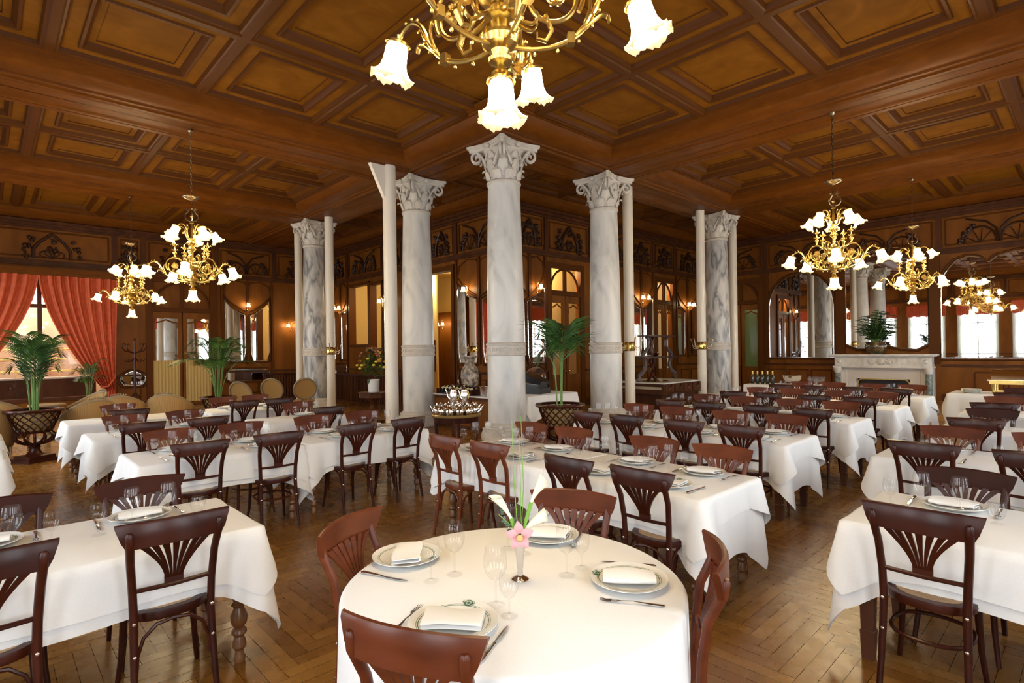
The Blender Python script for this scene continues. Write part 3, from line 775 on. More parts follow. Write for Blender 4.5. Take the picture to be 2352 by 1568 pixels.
pipe(.02, 7.5, .122, 5.6, 'cream pipe with brass coat hooks in front of the dark-veined left column', True)
pipe(.05, 9.75, .122, 5.6, 'cream pipe half hidden behind the dark-veined left column', False)
pipe(4.12, .02, .122, 5.6, 'cream pipe with coat hooks behind the column right of the nearest one', True)
pipe(7.7, .02, .122, 5.6, 'cream pipe with coat hooks in front of the dark-veined right column', True)
pipe(9.75, .02, .122, 5.6, 'cream pipe half hidden behind the dark-veined right column', False)

# ---------------------------------------------------------------- lamps
def shade_bm(s=1.0, n=60):
    m = MB(); rows = [(.030, 0), (.050, -.006), (.058, -.03), (.060, -.07), (.064, -.11), (.074, -.145), (.088, -.167), (.102, -.181), (.116, -.189)]
    vs = []
    for i, (r, z) in enumerate(rows):
        k = (i / (len(rows) - 1)) ** 2
        for j in range(n):
            a = 2 * PI * j / n; w = (math.sin(a * 5 + .4) * .9 + math.sin(a * 20) * .45) * k
            vs.append(((r + .009 * w) * s * math.cos(a), (r + .009 * w) * s * math.sin(a), (z + .016 * w * (1 if i > 4 else 0)) * s))
    fs = [(i * n + j, i * n + (j + 1) % n, (i + 1) * n + (j + 1) % n, (i + 1) * n + j) for i in range(len(rows) - 1) for j in range(n)]
    m.add(vs, fs); return m
SHADE_ME = None
def shade(parent, loc, tilt, az, s=1.0, gall=True):
    """a fluted tulip shade hanging from loc, leaning out by tilt towards azimuth az"""
    global SHADE_ME
    if SHADE_ME is None:
        o = obj('lamp_shade', shade_bm(), SHADE, parent); SHADE_ME = o.data
    else: o = link('lamp_shade', SHADE_ME, parent)
    rot = Matrix.Rotation(az, 4, 'Z') @ Matrix.Rotation(-tilt, 4, 'Y')
    o.location = loc; o.rotation_euler = rot.to_euler(); o.scale = (s, s, s)
    return o
def gallery(m, loc, tilt, az, s=1.0):
    g = MB(); g.lathe([(.012 * s, .035 * s), (.02 * s, .03 * s), (.016 * s, .012 * s), (.035 * s, .008 * s), (.066 * s, -.006 * s), (.070 * s, -.018 * s), (.060 * s, -.014 * s)], 16)
    m.merge(g, Matrix.Translation(loc) @ Matrix.Rotation(az, 4, 'Z') @ Matrix.Rotation(-tilt, 4, 'Y'))
CH_TOP = 5.58 - 2.63
def arm_lower(m):
    pts = [(.05, .345), (.15, .335), (.26, .352), (.36, .40), (.425, .475), (.46, .55), (.50, .61), (.555, .64), (.61, .625), (.650, .585)]
    m.tube(smooth([(r, 0, z) for r, z in pts]), .0115, 8)
    for i, (r, z) in enumerate(pts[1:6]): m.ball((r + .012, 0, z - .022), .010, 6, 4)
    for r, z in ((.52, .645), (.56, .662), (.60, .652)): m.ball((r, 0, z), .009, 6, 4)
    c = (.265, .595)                                        # big scroll on the arm
    sp = [(.34, .39)] + [(c[0] + (.132 - .05 * max(0, i - 14) / 10) * math.cos(q), c[1] + (.138 - .05 * max(0, i - 14) / 10) * math.sin(q)) for i, q in enumerate([-.6 + 2 * PI * 1.15 * k / 22 for k in range(23)])]
    m.tube(smooth([(r, 0, z) for r, z in sp[1:]], 2), .0115, 8)
    m.lathe([(.001, -.012), (.04, -.012), (.052, 0), (.04, .012), (.001, .012)], 10, (0, 0, 0))
    b = len(m.v) - 50
    for k in range(b, len(m.v)):
        x, y, z = m.v[k]; m.v[k] = (c[0] + x, z, c[1] + y)
    for k in range(6): m.ball((c[0] + .035 * math.cos(k * PI / 3), .012, c[1] + .035 * math.sin(k * PI / 3)), .016, 6, 4); m.ball((c[0] + .035 * math.cos(k * PI / 3), -.012, c[1] + .035 * math.sin(k * PI / 3)), .016, 6, 4)
    # leaf scrolls under the ring and at the elbow
    m.tube([(c[0] - .05, 0, c[1] - .10), (c[0] - .02, 0, c[1] - .17), (c[0] - .05, 0, c[1] - .22), (c[0] - .09, 0, c[1] - .21), (c[0] - .09, 0, c[1] - .18)], [.022, .02, .016, .012, .010], 6, flat=.6)
    m.tube(smooth([(.36, 0, .40), (.41, 0, .45), (.47, 0, .50), (.51, 0, .50), (.52, 0, .47)]), srad([.014, .024, .022, .016, .012]), 8, flat=.6)
    m.tube(smooth([(.40, 0, .46), (.43, 0, .54), (.42, 0, .60), (.39, 0, .60)]), srad([.012, .016, .014, .010]), 8, flat=.6)
    m.box((.335, 0, .385), (.035, .045, .05))
    # acanthus leaves laid along the arm and a bracket leaf beside the stem
    for (r0, z0), (r1, z1) in (((.36, .41), (.43, .49)), ((.41, .46), (.47, .56))):
        for sg in (-1, 1): m.tube(smooth([(r0, 0, z0), ((r0 + r1) / 2 + .01, sg * .022, (z0 + z1) / 2), (r1, sg * .030, z1), (r1 + .012, sg * .040, z1 - .012)]), srad([.008, .014, .010, .006]), 6, flat=.5)
    for sg in (-1, 1): m.tube(smooth([(.06, sg * .01, .50), (.10, sg * .02, .46), (.15, sg * .03, .44), (.18, sg * .03, .47), (.17, sg * .03, .50)]), srad([.012, .018, .014, .010, .007]), 6, flat=.5)
    m.tube(smooth([(.10, 0, .66), (.135, 0, .72), (.125, 0, .79), (.09, 0, .80), (.085, 0, .77)]), srad([.014, .016, .013, .010, .008]), 7, flat=.6)
    gallery(m, (.655, 0, .575), .32, 0)
def finial(m):
    m.lathe([(.010, 0), (.024, .012), (.012, .03), (.016, .05), (.030, .07), (.034, .085), (.018, .10), (.012, .115), (.028, .13), (.012, .15), (.010, .19), (.026, .20), (.012, .215), (.018, .235), (.012, .26), (.002, .29)], 10, (.265, 0, .735))
    for k in range(4):
        a = k * PI / 2
        m.tube([(.265 + .012 * math.cos(a), .012 * math.sin(a), .85), (.265 + .045 * math.cos(a), .045 * math.sin(a), .875), (.265 + .05 * math.cos(a), .05 * math.sin(a), .855)], .007, 5)
        m.tube([(.265 + .010 * math.cos(a), .010 * math.sin(a), .93), (.265 + .045 * math.cos(a), .045 * math.sin(a), .965), (.265 + .055 * math.cos(a), .055 * math.sin(a), .945)], .007, 5)
def arm_upper(m):
    pts = [(.03, 1.06), (.07, 1.08), (.095, 1.15), (.105, 1.22), (.14, 1.28), (.20, 1.305), (.265, 1.29), (.305, 1.245)]
    m.tube(smooth([(r, 0, z) for r, z in pts]), .010, 8)
    m.tube(smooth([(.095, 0, 1.16), (.12, 0, 1.20), (.15, 0, 1.20), (.15, 0, 1.175)]), srad([.014, .016, .012, .009]), 8)
    m.tube(smooth([(.105, 0, 1.22), (.085, 0, 1.28), (.10, 0, 1.315)]), srad([.012, .014, .008]), 8)
    gallery(m, (.315, 0, 1.235), .55, 0)
def build_chandelier(phase=.2):
    t = empty('chandelier')
    m = MB()
    m.lathe([(.010, .20), (.03, .205), (.045, .22), (.025, .24), (.02, .26), (.055, .27), (.06, .285), (.035, .30), (.045, .325), (.085, .345), (.095, .375), (.075, .395), (.05, .42), (.045, .46), (.075, .475), (.05, .50), (.045, .53), (.095, .56), (.115, .60), (.115, .645), (.09, .68), (.05, .70), (.055, .725), (.04, .75), (.022, .76), (.022, .86), (.045, .88), (.065, .905), (.045, .93), (.03, .95), (.06, .975), (.085, 1.0), (.075, 1.03), (.04, 1.05), (.05, 1.085), (.028, 1.10), (.018, 1.13), (.018, 1.345), (.035, 1.355), (.035, 1.365), (.015, 1.375)], 28)
    for k in range(10):
        a = 2 * PI * k / 10; m.ball((.105 * math.cos(a), .105 * math.sin(a), .62), .024, 6, 4, sz=1.6)
    gallery(m, (0, 0, .195), 0, 0)
    obj('stem', m, GILT, t)
    shade(t, (0, 0, .188), 0, 0)
    me = {}
    for k in range(5):
        a = phase + 2 * PI * k / 5
        for nm, fn in (('arm', arm_lower), ('finial', finial), ('upper_arm', arm_upper)):
            if nm not in me:
                mb = MB(); fn(mb); o = obj(nm, mb, GILT, t); me[nm] = o.data
            else: o = link(nm, me[nm], t)
            o.rotation_euler = (0, 0, a + (PI / 5 if nm == 'upper_arm' else 0))
            if nm == 'arm': shade(o, (.657, 0, .57), .32, 0)
            if nm == 'upper_arm': shade(o, (.318, 0, 1.228), .55, 0)
    s = MB()
    for k in range(3):
        a = 2 * PI * k / 3; ca, sa = math.cos(a), math.sin(a)
        s.tube([(r * ca, r * sa, z) for r, z in ((.02, 1.39), (.08, 1.41), (.112, 1.46), (.105, 1.52), (.06, 1.555), (.04, 1.59), (.07, 1.63), (.085, 1.60), (.06, 1.58))], .010, 6)
    s.lathe([(.012, 1.38), (.012, 1.45), (.03, 1.47), (.022, 1.50), (.010, 1.52), (.010, 1.74), (.03, 1.755), (.09, 1.775), (.125, 1.80), (.130, 1.81), (.10, 1.795), (.02, 1.785)], 16)
    for k in range(5):
        a = 2 * PI * k / 5; s.ball((.115 * math.cos(a), .115 * math.sin(a), 1.815), .022, 6, 4)
    obj('scroll_hanger', s, BRASSD, t)
    return t
def chain(t, z0, z1):
    m = MB(); z = z0; k = 0
    while z < z1:
        pts = []
        for i in range(8):
            a = 2 * PI * i / 8; x = .013 * math.cos(a); zz = z + .035 + .035 * math.sin(a)
            pts.append((x, 0, zz) if k % 2 else (0, x, zz))
        m.tube(pts, .0048, 4, closed=True); z += .058; k += 1
    m.lathe([(.005, z1 - .03), (.03, z1 - .025), (.045, z1)], 10)
    obj('chain', m, BRASSD, t)
for x, y, zb, ztop, ph, lab in ((-4.62, 3.03, 2.62, ZS, .35, 'gilt chandelier on the left nearest the camera, hanging above the white tables'), (-4.62, 8.55, 2.62, ZS, .1, 'gilt chandelier farther left, in front of the red curtain'),
                                (3.12, -4.78, 2.64, ZS, .75, 'gilt chandelier on the right nearest the camera, above the middle rows'), (8.72, -4.82, 2.66, ZS, .25, 'gilt chandelier at the far right, hanging in front of the fireplace mirror'),
                                (-5.487, -5.897, 2.78, ZT + .16, .35, 'gilt chandelier cropped by the top of the picture')):
    o = place('chandelier', build_chandelier, (x, y, zb), ph, lab, 'chandelier', 'gilt chandeliers')
    chain(o, 1.80, ztop - zb)
def sconce(w, s, z, lab, n=1):
    P = WL[w]; t = thing('wall_lamp', lab, 'lamp', P(s, z, 0), group='wall lamps'); b = Vector(t.location)
    m = MB(); m.tube([Vector(P(s, z - .22, .02)) - b, Vector(P(s, z - .1, .07)) - b, Vector(P(s, z + .02, .05)) - b, Vector(P(s, z + .10, .09)) - b], [.02, .016, .013, .012], 6); m.ball(Vector(P(s, z - .18, .05)) - b, .035, 8, 5)
    for k in range(n):
        o = (k - (n - 1) / 2) * .34
        e = Vector(P(s + o, z + .06, .20)) - b
        m.tube([Vector(P(s, z + .08, .08)) - b, Vector(P(s + o * .5, z + .15, .16)) - b, e + Vector((0, 0, .04)), e], .009, 6); gallery(m, e, 0, 0)
        shade(t, e, 0, 0, .72)
    obj('bracket', m, BRASSD, t)
sconce('core_left', 4.45, 3.42, 'wall lamp on the tall mirror panel just left of the nearest column')
sconce('core_right', 3.80, 3.42, 'wall lamp just right of the nearest column')
sconce('core_left', 9.05, 3.42, 'wall lamp left of the thick cream pipe')
sconce('core_left', 12.2, 3.38, 'twin wall lamp between the left column pipes and the gilt mirror', 2)
sconce('core_right', 8.95, 3.40, 'twin wall lamp above the carving sideboard', 2)
sconce('core_right', 12.0, 3.30, 'twin wall lamp left of the dark-veined right column', 2)
WL['inner'] = lambda s, z, d: (6.1 - d, s, z)
sconce('inner', 10.2, 2.75, 'twin wall lamp inside the room behind the open left doorway', 2)
sconce('end_left', -.42, 3.42, 'wall lamp between the heart-topped mirrors on the left')
sconce('end_left', 1.15, 2.72, 'twin wall lamp in the dark recess left of the veined column', 2)

# ---------------------------------------------------------------- bentwood chairs
def build_chair(wood, hoop):
    t = empty('dining_chair')
    # seat ring and cane
    def outl(k, n=28):
        pts = []
        for i in range(n):
            a = 2 * PI * i / n; c, s = math.cos(a), math.sin(a)
            x = math.copysign(abs(c) ** .75, c) * (.192 + .014 * s) * k; y = math.copysign(abs(s) ** .75, s) * .192 * k
            pts.append((x, y))
        return pts
    m = MB(); n = 28
    o1, o2 = outl(1.0), outl(.80)
    vs = []
    for (a, b), (c, d) in zip(o1, o2): vs += [(a, b, .415), (a * 1.02, b * 1.02, .438), (a, b, .455), (c, d, .455), (c, d, .415)]
    m.add(vs, [(i * 5 + k, ((i + 1) % n) * 5 + k, ((i + 1) % n) * 5 + (k + 1) % 5, i * 5 + (k + 1) % 5) for i in range(n) for k in range(5)])
    obj('seat_frame', m, wood, t)
    m = MB(); o3 = outl(.82); m.add([(a, b, .452) for a, b in o3] + [(0, 0, .446)], [(i, (i + 1) % n, n) for i in range(n)]); obj('cane_seat', m, CANE, t)
    # rear legs running up into the back
    RY = lambda x: -.292 + .052 * (x / .24) ** 2
    for s in (-1, 1):
        m = MB(); py = RY(.19) - .022
        m.tube([(s * .178, -.262, 0), (s * .172, -.232, .15), (s * .168, -.205, .32), (s * .166, -.195, .44), (s * .170, -.200, .56), (s * .180, -.222, .70), (s * .188, py + .008, .80), (s * .190, py, .845), (s * .190, py - .002, .856)], [.0135, .0155, .0175, .019, .0185, .0185, .0195, .018, .010], 10)
        obj('back_post', m, wood, t)
    for s in (-1, 1):
        m = MB(); m.tube([(s * .188, .205, 0), (s * .172, .180, .14), (s * .163, .165, .30), (s * .160, .160, .43)], [.0125, .0145, .017, .0185], 10); obj('leg', m, wood, t)
    # top rail: curved board with slanted ends
    m = MB(); nx = 15; vs = []
    for i in range(nx):
        t_ = i / (nx - 1) * 2 - 1
        for z, hw, th in ((.782, .200, 0), (.780, .202, .021), (.815, .222, .024), (.875, .243, .022), (.888, .245, .015), (.890, .245, .004), (.883, .244, -.002), (.83, .226, 0)):
            x = t_ * hw; vs.append((x, RY(x) - (.012 - th) * -1 - .010, z - .012 * (t_ * t_) * (0) + .010 * (1 - t_ * t_) * (1 if z > .84 else .6)))
    k = 8; fs = [(i * k + j, i * k + (j + 1) % k, (i + 1) * k + (j + 1) % k, (i + 1) * k + j) for i in range(nx - 1) for j in range(k)]
    fs += [tuple(range(k)), tuple((nx - 1) * k + j for j in range(k - 1, -1, -1))]
    m.add(vs, fs); obj('top_rail', m, wood, t)
    # fan splat
    m = MB()
    m.box((0, -.208, .593), (.082, .014, .045))
    for i in range(-3, 4):
        rows = []
        for j in range(9):
            q = j / 8; z = lerp(.60, .800, q); x = lerp(i * .0112, i * .0505, q ** (1.75 if abs(i) == 3 else 1.55)); w = lerp(.0095, .034 if abs(i) < 3 else .040, q ** 1.5) / 2
            y = lerp(-.207, RY(x) + .004, q)
            rows.append((x, y, z, w))
        vs = []
        for x, y, z, w in rows: vs += [(x - w, y - .006, z), (x + w, y - .006, z), (x + w, y + .006, z), (x - w, y + .006, z)]
        m.add(vs, [(a * 4 + b, a * 4 + (b + 1) % 4, (a + 1) * 4 + (b + 1) % 4, (a + 1) * 4 + b) for a in range(8) for b in range(4)])
    obj('fan_splat', m, wood, t)
    m = MB(); m.tube([(-.168, -.204, .575), (0, -.212, .572), (.168, -.204, .575)], .0105, 8); obj('cross_bar', m, wood, t)
    m = MB()
    if hoop:
        m.tube([(math.copysign(abs(math.cos(a)) ** .8, math.cos(a)) * .168, math.copysign(abs(math.sin(a)) ** .8, math.sin(a)) * .185 - .012, .27) for a in [2 * PI * i / 24 for i in range(24)]], .0095, 8, closed=True)
    else:
        for P in ((lambda u, z: (u * .165, -.200, z)), (lambda u, z: (-.165, -.015 + u * .178, z)), (lambda u, z: (.165, -.015 + u * .178, z))):
            m.tube([P(-.96, .20), P(-.93, .28), P(-.78, .355), (P(-.45, .402)), P(0, .412), P(.45, .402), P(.78, .355), P(.93, .28), P(.96, .20)], .0085, 7)
    obj('stretcher', m, wood, t)
    for s in (-1, 1):
        for z, y in ((.432, -.216), (.29, -.226)):
            m = MB(); m.ball((s * .167, y, z), .0085, 8, 5, sy=.6); obj('bolt', m, STEEL, t)
    return t
CHAIRS = []
def chair(x, y, az, label, group, red=False, hoop=False):
    """x, y: middle of the top rail; az: direction the sitter faces"""
    off = .280
    o = place(('chair', red, hoop), lambda: build_chair(CHR if red else CHD, hoop), (x + off * math.cos(az), y + off * math.sin(az), 0), az - PI / 2, label, 'chair', group)
    o.scale = (.975, .98, 1.045); CHAIRS.append(o); return o

# ---------------------------------------------------------------- tables and cloths
def build_leg(kind):
    m = MB()
    if kind == 'turned':
        m.box((0, 0, .62), (.075, .075, .18))
        m.lathe([(.034, .53), (.038, .52), (.030, .50), (.036, .44), (.030, .34), (.026, .33), (.040, .315), (.026, .30), (.030, .285), (.044, .25), (.040, .215), (.024, .19), (.038, .175), (.040, .16), (.024, .14), (.034, .11), (.036, .085), (.022, .065), (.026, .03), (.030, .02), (.026, 0)], 14)
    else:
        v = [(.042, .71), (.030, 0.16), (.034, .155), (.028, 0)]
        vs = [(sx * r, sy * r, z) for r, z in v for sx, sy in ((-1, -1), (1, -1), (1, 1), (-1, 1))]
        m.add(vs, [(i * 4 + k, i * 4 + (k + 1) % 4, (i + 1) * 4 + (k + 1) % 4, (i + 1) * 4 + k) for i in range(3) for k in range(4)] + [(12, 13, 14, 15)])
    return m
def build_table(L_, W_, kind):
    t = empty('dining_table')
    m = MB(); m.box((0, 0, .728), (L_ - .02, W_ - .02, .03)); obj('tabletop', m, TLEG if kind == 'turned' else TLEGD, t)
    m = MB()
    for s in (-1, 1): m.box((0, s * (W_ / 2 - .09), .66), (L_ - .2, .022, .10)); m.box((s * (L_ / 2 - .09), 0, .66), (.022, W_ - .2, .10))
    obj('apron', m, TLEG if kind == 'turned' else TLEGD, t)
    for sx in (-1, 1):
        for sy in (-1, 1): obj('leg', build_leg(kind), TLEG if kind == 'turned' else TLEGD, t, loc=(sx * (L_ / 2 - .09), sy * (W_ / 2 - .09), 0))
    return t
def cloth_bm(L_, W_, dl, dw, infl, seed, z=.7455, cornerk=.42, ripple=.016):
    """dl: drop at the two short ends, dw: drop along the long sides"""
    q = random.Random(seed); r = .022
    pts = []
    hx, hy = L_ / 2 + infl, W_ / 2 + infl
    def side(ax, ay, bx, by, nx_, ny_, k, drop):
        Ls = math.hypot(bx - ax, by - ay)
        for i in range(k):
            t = (i + .5) / k; s = min(t, 1 - t) * Ls
            pts.append((lerp(ax, bx, t), lerp(ay, by, t), nx_, ny_, s, drop, t))
    def corner(cx_, cy_, a0, d0, d1):
        for i in range(7):
            a = a0 + PI / 2 * i / 6
            pts.append((cx_ + r * math.cos(a), cy_ + r * math.sin(a), math.cos(a), math.sin(a), 0, lerp(d0, d1, i / 6), .5))
    nl = int(L_ * 26); nw = int(W_ * 26)
    side(hx, -hy + r, hx, hy - r, 1, 0, nw, dl); corner(hx - r, hy - r, 0, dl, dw)
    side(hx - r, hy, -hx + r, hy, 0, 1, nl, dw); corner(-hx + r, hy - r, PI / 2, dw, dl)
    side(-hx, hy - r, -hx, -hy + r, -1, 0, nw, dl); corner(-hx + r, -hy + r, PI, dl, dw)
    side(-hx + r, -hy, hx - r, -hy, 0, -1, nl, dw); corner(hx - r, -hy + r, 1.5 * PI, dw, dl)
    ph = [q.uniform(0, 6.28) for _ in range(4)]
    m = MB(); n = len(pts); rows = 11; vs = []
    for j in range(rows):
        t = j / (rows - 1)
        for i, (x, y, nx_, ny_, s, drop, tt) in enumerate(pts):
            ck = math.exp(-(s / .15) ** 1.5) if s > 0 else 1.0
            d = drop * (1 + cornerk * ck) + .012 * math.sin(i * .21 + ph[0]) * drop / .3
            e = min(d, .72) * t
            # folds: quiet along the edge, deep beside the corner point
            fold = ripple * t * (math.sin(i * .33 + ph[1]) * .6 + math.sin(i * .17 + ph[2])) * (.35 + .65 * ck)
            dip = -.040 * t * math.exp(-((s - .15) / .06) ** 2) if s > 0 else 0
            out = .008 * math.sin(min(1, t * 6) * PI / 2) + t * (.012 + .062 * ck) + fold + dip
            zz = z - e
            if j == 0: out = -.012; zz = z
            if j == 1: out = max(out, -.001); zz = z - .012
            vs.append((x + nx_ * out, y + ny_ * out, zz))
    fs = [(j * n + i, (j + 1) * n + i, (j + 1) * n + (i + 1) % n, j * n + (i + 1) % n) for j in range(rows - 1) for i in range(n)]
    fs.append(tuple(range(n)))
    m.add(vs, fs); return m
TOPZ = .7535
def dressed_table(cx_, cy_, L_, W_, along, kind, lab, clab, dl=.42, dw=.30, over=True, g='white covered dining tables', cut=None):
    rz = 0 if along == 'x' else PI / 2
    place(('table', round(L_, 2), round(W_, 2), kind), lambda: build_table(L_, W_, kind), (cx_, cy_, 0), rz, lab, 'table', g)
    o = obj('tablecloth', cloth_bm(L_, W_, dl, dw, .002, int(cx_ * 77 + cy_ * 31)), CLOTH, loc=(cx_, cy_, 0), smooth=70); o.rotation_euler = (0, 0, rz); tag(o, clab, 'tablecloth', 'white tablecloths')
    if over:
        o = obj('tablecloth', cloth_bm(L_, W_, .17 if dl > .3 else dl * .55, dw * .8, .011, int(cx_ * 57 + cy_ * 13), z=.7500, cornerk=.5, ripple=.008), CLOTH, loc=(cx_, cy_, 0), smooth=70); o.rotation_euler = (0, 0, rz); tag(o, clab.replace('white cloth', 'short white top cloth'), 'top cloth', 'white top cloths')

# ---------------------------------------------------------------- tableware
def plate_bm():
    m = MB(); m.lathe([(.001, .004), (.085, .004), (.098, .008), (.112, .015), (.150, .024), (.155, .0255), (.155, .0225), (.118, .010), (.10, 0), (.001, 0)], 40); return m
def build_plate(crest):
    o = obj('dinner_plate', plate_bm(), PLATE)
    if crest:
        m = MB()
        m.lathe([(.012, .0005), (.016, .0012), (.016, 0)], 18); m.lathe([(.001, .0008), (.006, .0008)], 8)
        for sg in (-1, 1):
            m.tube([(sg * .006, -.006, .0006), (sg * .016, -.002, .0006), (sg * .024, .005, .0006), (sg * .02, .011, .0006)], [.001, .003, .002, .001], 4, flat=.3)
        for k in range(4): m.box((-.006 + .004 * k, .0, .0008), (.0022, .004, .0005))
        c = obj('crest', m, CREST, o, loc=(0, .134, .0225)); c.rotation_euler = (.23, 0, 0)
    return o
def build_napkin():
    m = MB(); sec = []
    path = [(-.062, .003), (.055, .003), (.063, .008), (.064, .014), (.058, .0185), (-.045, .0175), (-.058, .016)]
    n = 10; vs = []
    for i in range(n):
        x = lerp(-.085, .085, i / (n - 1))
        for (y, z) in path: vs.append((x, y + .004 * math.sin(i * .9), z + .004 * math.sin(i * .6 + y * 20)))
        for (y, z) in reversed(path): vs.append((x, y * .93 + .004 * math.sin(i * .9), z + .0035 + .004 * math.sin(i * .6 + y * 20)))
    k = 14
    fs = [(i * k + j, i * k + (j + 1) % k, (i + 1) * k + (j + 1) % k, (i + 1) * k + j) for i in range(n - 1) for j in range(k)]
    fs += [(j, j + 1, k - 2 - j, k - 1 - j) for j in range(6)] + [((n - 1) * k + j, (n - 1) * k + j + 1, (n - 1) * k + k - 2 - j, (n - 1) * k + k - 1 - j) for j in range(6)]
    m.v = [(x * 1.22, y * 1.02, z * 1.05) for x, y, z in vs]; m.f = list(fs); return obj('folded_napkin', m, NAPK, smooth=50)
def build_fork():
    o_ = MB(); o_.tube([(0, -.10, .004), (0, -.06, .005), (0, 0, .010), (0, .035, .007), (0, .05, .005)], [.008, .0075, .003, .0035, .009], 6, flat=.35)
    r = obj('dinner_fork', o_, STEEL)
    m = MB(); m.box((0, .058, .0055), (.021, .02, .002))
    for k in range(4): m.tube([((k - 1.5) * .0058, .066, .0055), ((k - 1.5) * .0056, .085, .004), ((k - 1.5) * .0054, .105, .008)], [.0018, .0016, .0008], 5)
    obj('tines', m, STEEL, r); r.scale = (1.15, 1.15, 1.1); return r
def build_knife():
    m = MB(); m.tube([(0, -.115, .006), (0, -.105, .006), (0, -.05, .006), (0, -.012, .006), (0, 0, .006)], [.004, .0105, .008, .0055, .0075], 8, flat=.6)
    r = obj('dinner_knife', m, STEEL)
    b = MB(); b.tube([(0, 0, .005), (.001, .03, .005), (.001, .08, .005), (-.002, .115, .005), (-.004, .125, .005)], [.006, .0085, .009, .005, .001], 6, flat=.18); obj('blade', b, STEEL, r); return r
GP = {'large': [(.034, 0), (.034, .002), (.012, .006), (.0042, .012), (.0038, .085), (.006, .094), (.022, .104), (.036, .122), (.0435, .148), (.0435, .170), (.0385, .205), (.0355, .222)],
      'small': [(.031, 0), (.031, .002), (.011, .005), (.004, .011), (.0038, .058), (.006, .066), (.020, .076), (.031, .094), (.0355, .115), (.0345, .140), (.0315, .165)],
      'tumbler': [(.026, 0), (.026, .003), (.012, .006), (.007, .012), (.008, .022), (.024, .032), (.036, .050), (.0405, .072), (.039, .095), (.0345, .115)]}
def build_glass(kind):
    m = MB(); m.lathe(GP[kind], 24)
    rr = GP[kind][-1]
    return obj('wine_glass' if kind != 'tumbler' else 'water_glass', m, GLASS)
GN = {'large': 'large wine glass', 'small': 'small stemmed wine glass', 'tumbler': 'short round water glass'}
def glass(kind, x, y, where, z=None):
    place(('glass', kind), lambda: build_glass(kind), (x, y, TOPZ if z is None else z), R.uniform(0, 6), GN[kind] + ' ' + where, 'glass', {'large': 'large wine glasses', 'small': 'small wine glasses', 'tumbler': 'water glasses'}[kind])
def setting(x, y, az, where, cutlery=True, crest=False, nap=None):
    """plate centred at x, y for a sitter facing az"""
    c, s = math.cos(az), math.sin(az)
    def P(a, b): return (x + a * c + b * s, y + a * s - b * c)        # a ahead of the sitter, b to the right
    place(('plate', crest), lambda: build_plate(crest), (x, y, TOPZ), az - PI / 2, 'white plate with green rim ' + where, 'plate', 'green-rimmed plates')
    place('napkin', build_napkin, (x, y, TOPZ + (.0165 if nap is None else .0165)), az - PI / 2 + (R.uniform(-.15, .15) if nap is None else nap), 'folded white napkin on plate ' + where, 'napkin', 'folded napkins')
    if cutlery:
        fx, fy = P(0, -.20); place('fork', build_fork, (fx, fy, TOPZ), az - PI / 2 + R.uniform(-.05, .05), 'steel fork ' + where, 'fork', 'dinner forks')
        fx, fy = P(0, .20); place('knife', build_knife, (fx, fy, TOPZ), az - PI / 2 + R.uniform(-.05, .05), 'steel knife ' + where, 'knife', 'dinner knives')
# ---------------------------------------------------------------- the middle block: five rows of two tables, right of the near column
ORD = ['first', 'second', 'third', 'fourth', 'fifth']
ROWX = [-3.63, -1.33, .60, 2.60, 4.75]
AISLE_Y = [-6.12, -5.76, -5.78, -5.80, -5.76]
def pair_cluster(x, y, where, dirx=1):
    """glasses of two facing places, standing between the plates"""
    for kind, dx, dy in (('small', -.17, .14), ('large', -.06, .09), ('large', .07, .04), ('small', .18, -.03)):
        glass(kind, x + dx, y + .17 + dy, ('of the camera-side place ' if dx < 0 else 'of the far-side place ') + where)
for i, cx_ in enumerate(ROWX):
    ya = AISLE_Y[i]; row = 'middle-block ' + ORD[i] + ' row'
    if i == 0: tabs = [(ya, -4.80), (-4.77, -3.38)]
    else: tabs = [(ya, -4.49), (-4.45, -3.18)]
    kind = 'turned' if i == 0 else 'square'
    for j, (a, b) in enumerate(tabs):
        wh = ('aisle-end table of the ' if j == 0 else 'column-side table of the ') + row
        dressed_table(cx_, (a + b) / 2, b - a, .84, 'y', kind, 'wooden table under white cloth, ' + wh, 'white cloth draped over the ' + wh, dl=.44 if j == 0 else .30, dw=.31)
    seats = [(-5.81, 'at the aisle end'), (-5.22, 'second from the aisle'), (-4.35, 'third from the aisle'), (-3.76, 'at the column end')] if i == 0 else \
            [(-5.435, 'at the aisle end'), (-4.83, 'second from the aisle'), (-4.12, 'third from the aisle'), (-3.53, 'at the column end')]
    for k, (y, pos) in enumerate(seats):
        for far in (0, 1):
            red = bool(far) or (i == 0 and k >= 2)
            side = 'far side' if far else 'camera side'
            chair(cx_ + (.51 if far else -.66) + R.uniform(-.012, .012), y + R.uniform(-.012, .012), (PI if far else 0) + R.uniform(-.06, .06),
                  ('red-brown' if red else 'dark') + ' bentwood chair, ' + side + ' ' + pos + ', ' + row, 'bentwood chairs in the middle block', red, hoop=(k + i + far) % 3 == 1)
            setting(cx_ + (.245 if far else -.245), y + .02, PI if far else 0, side + ' ' + pos + ', ' + row, cutlery=i < 3, crest=i == 0)
        pair_cluster(cx_, y, pos + ', ' + row)

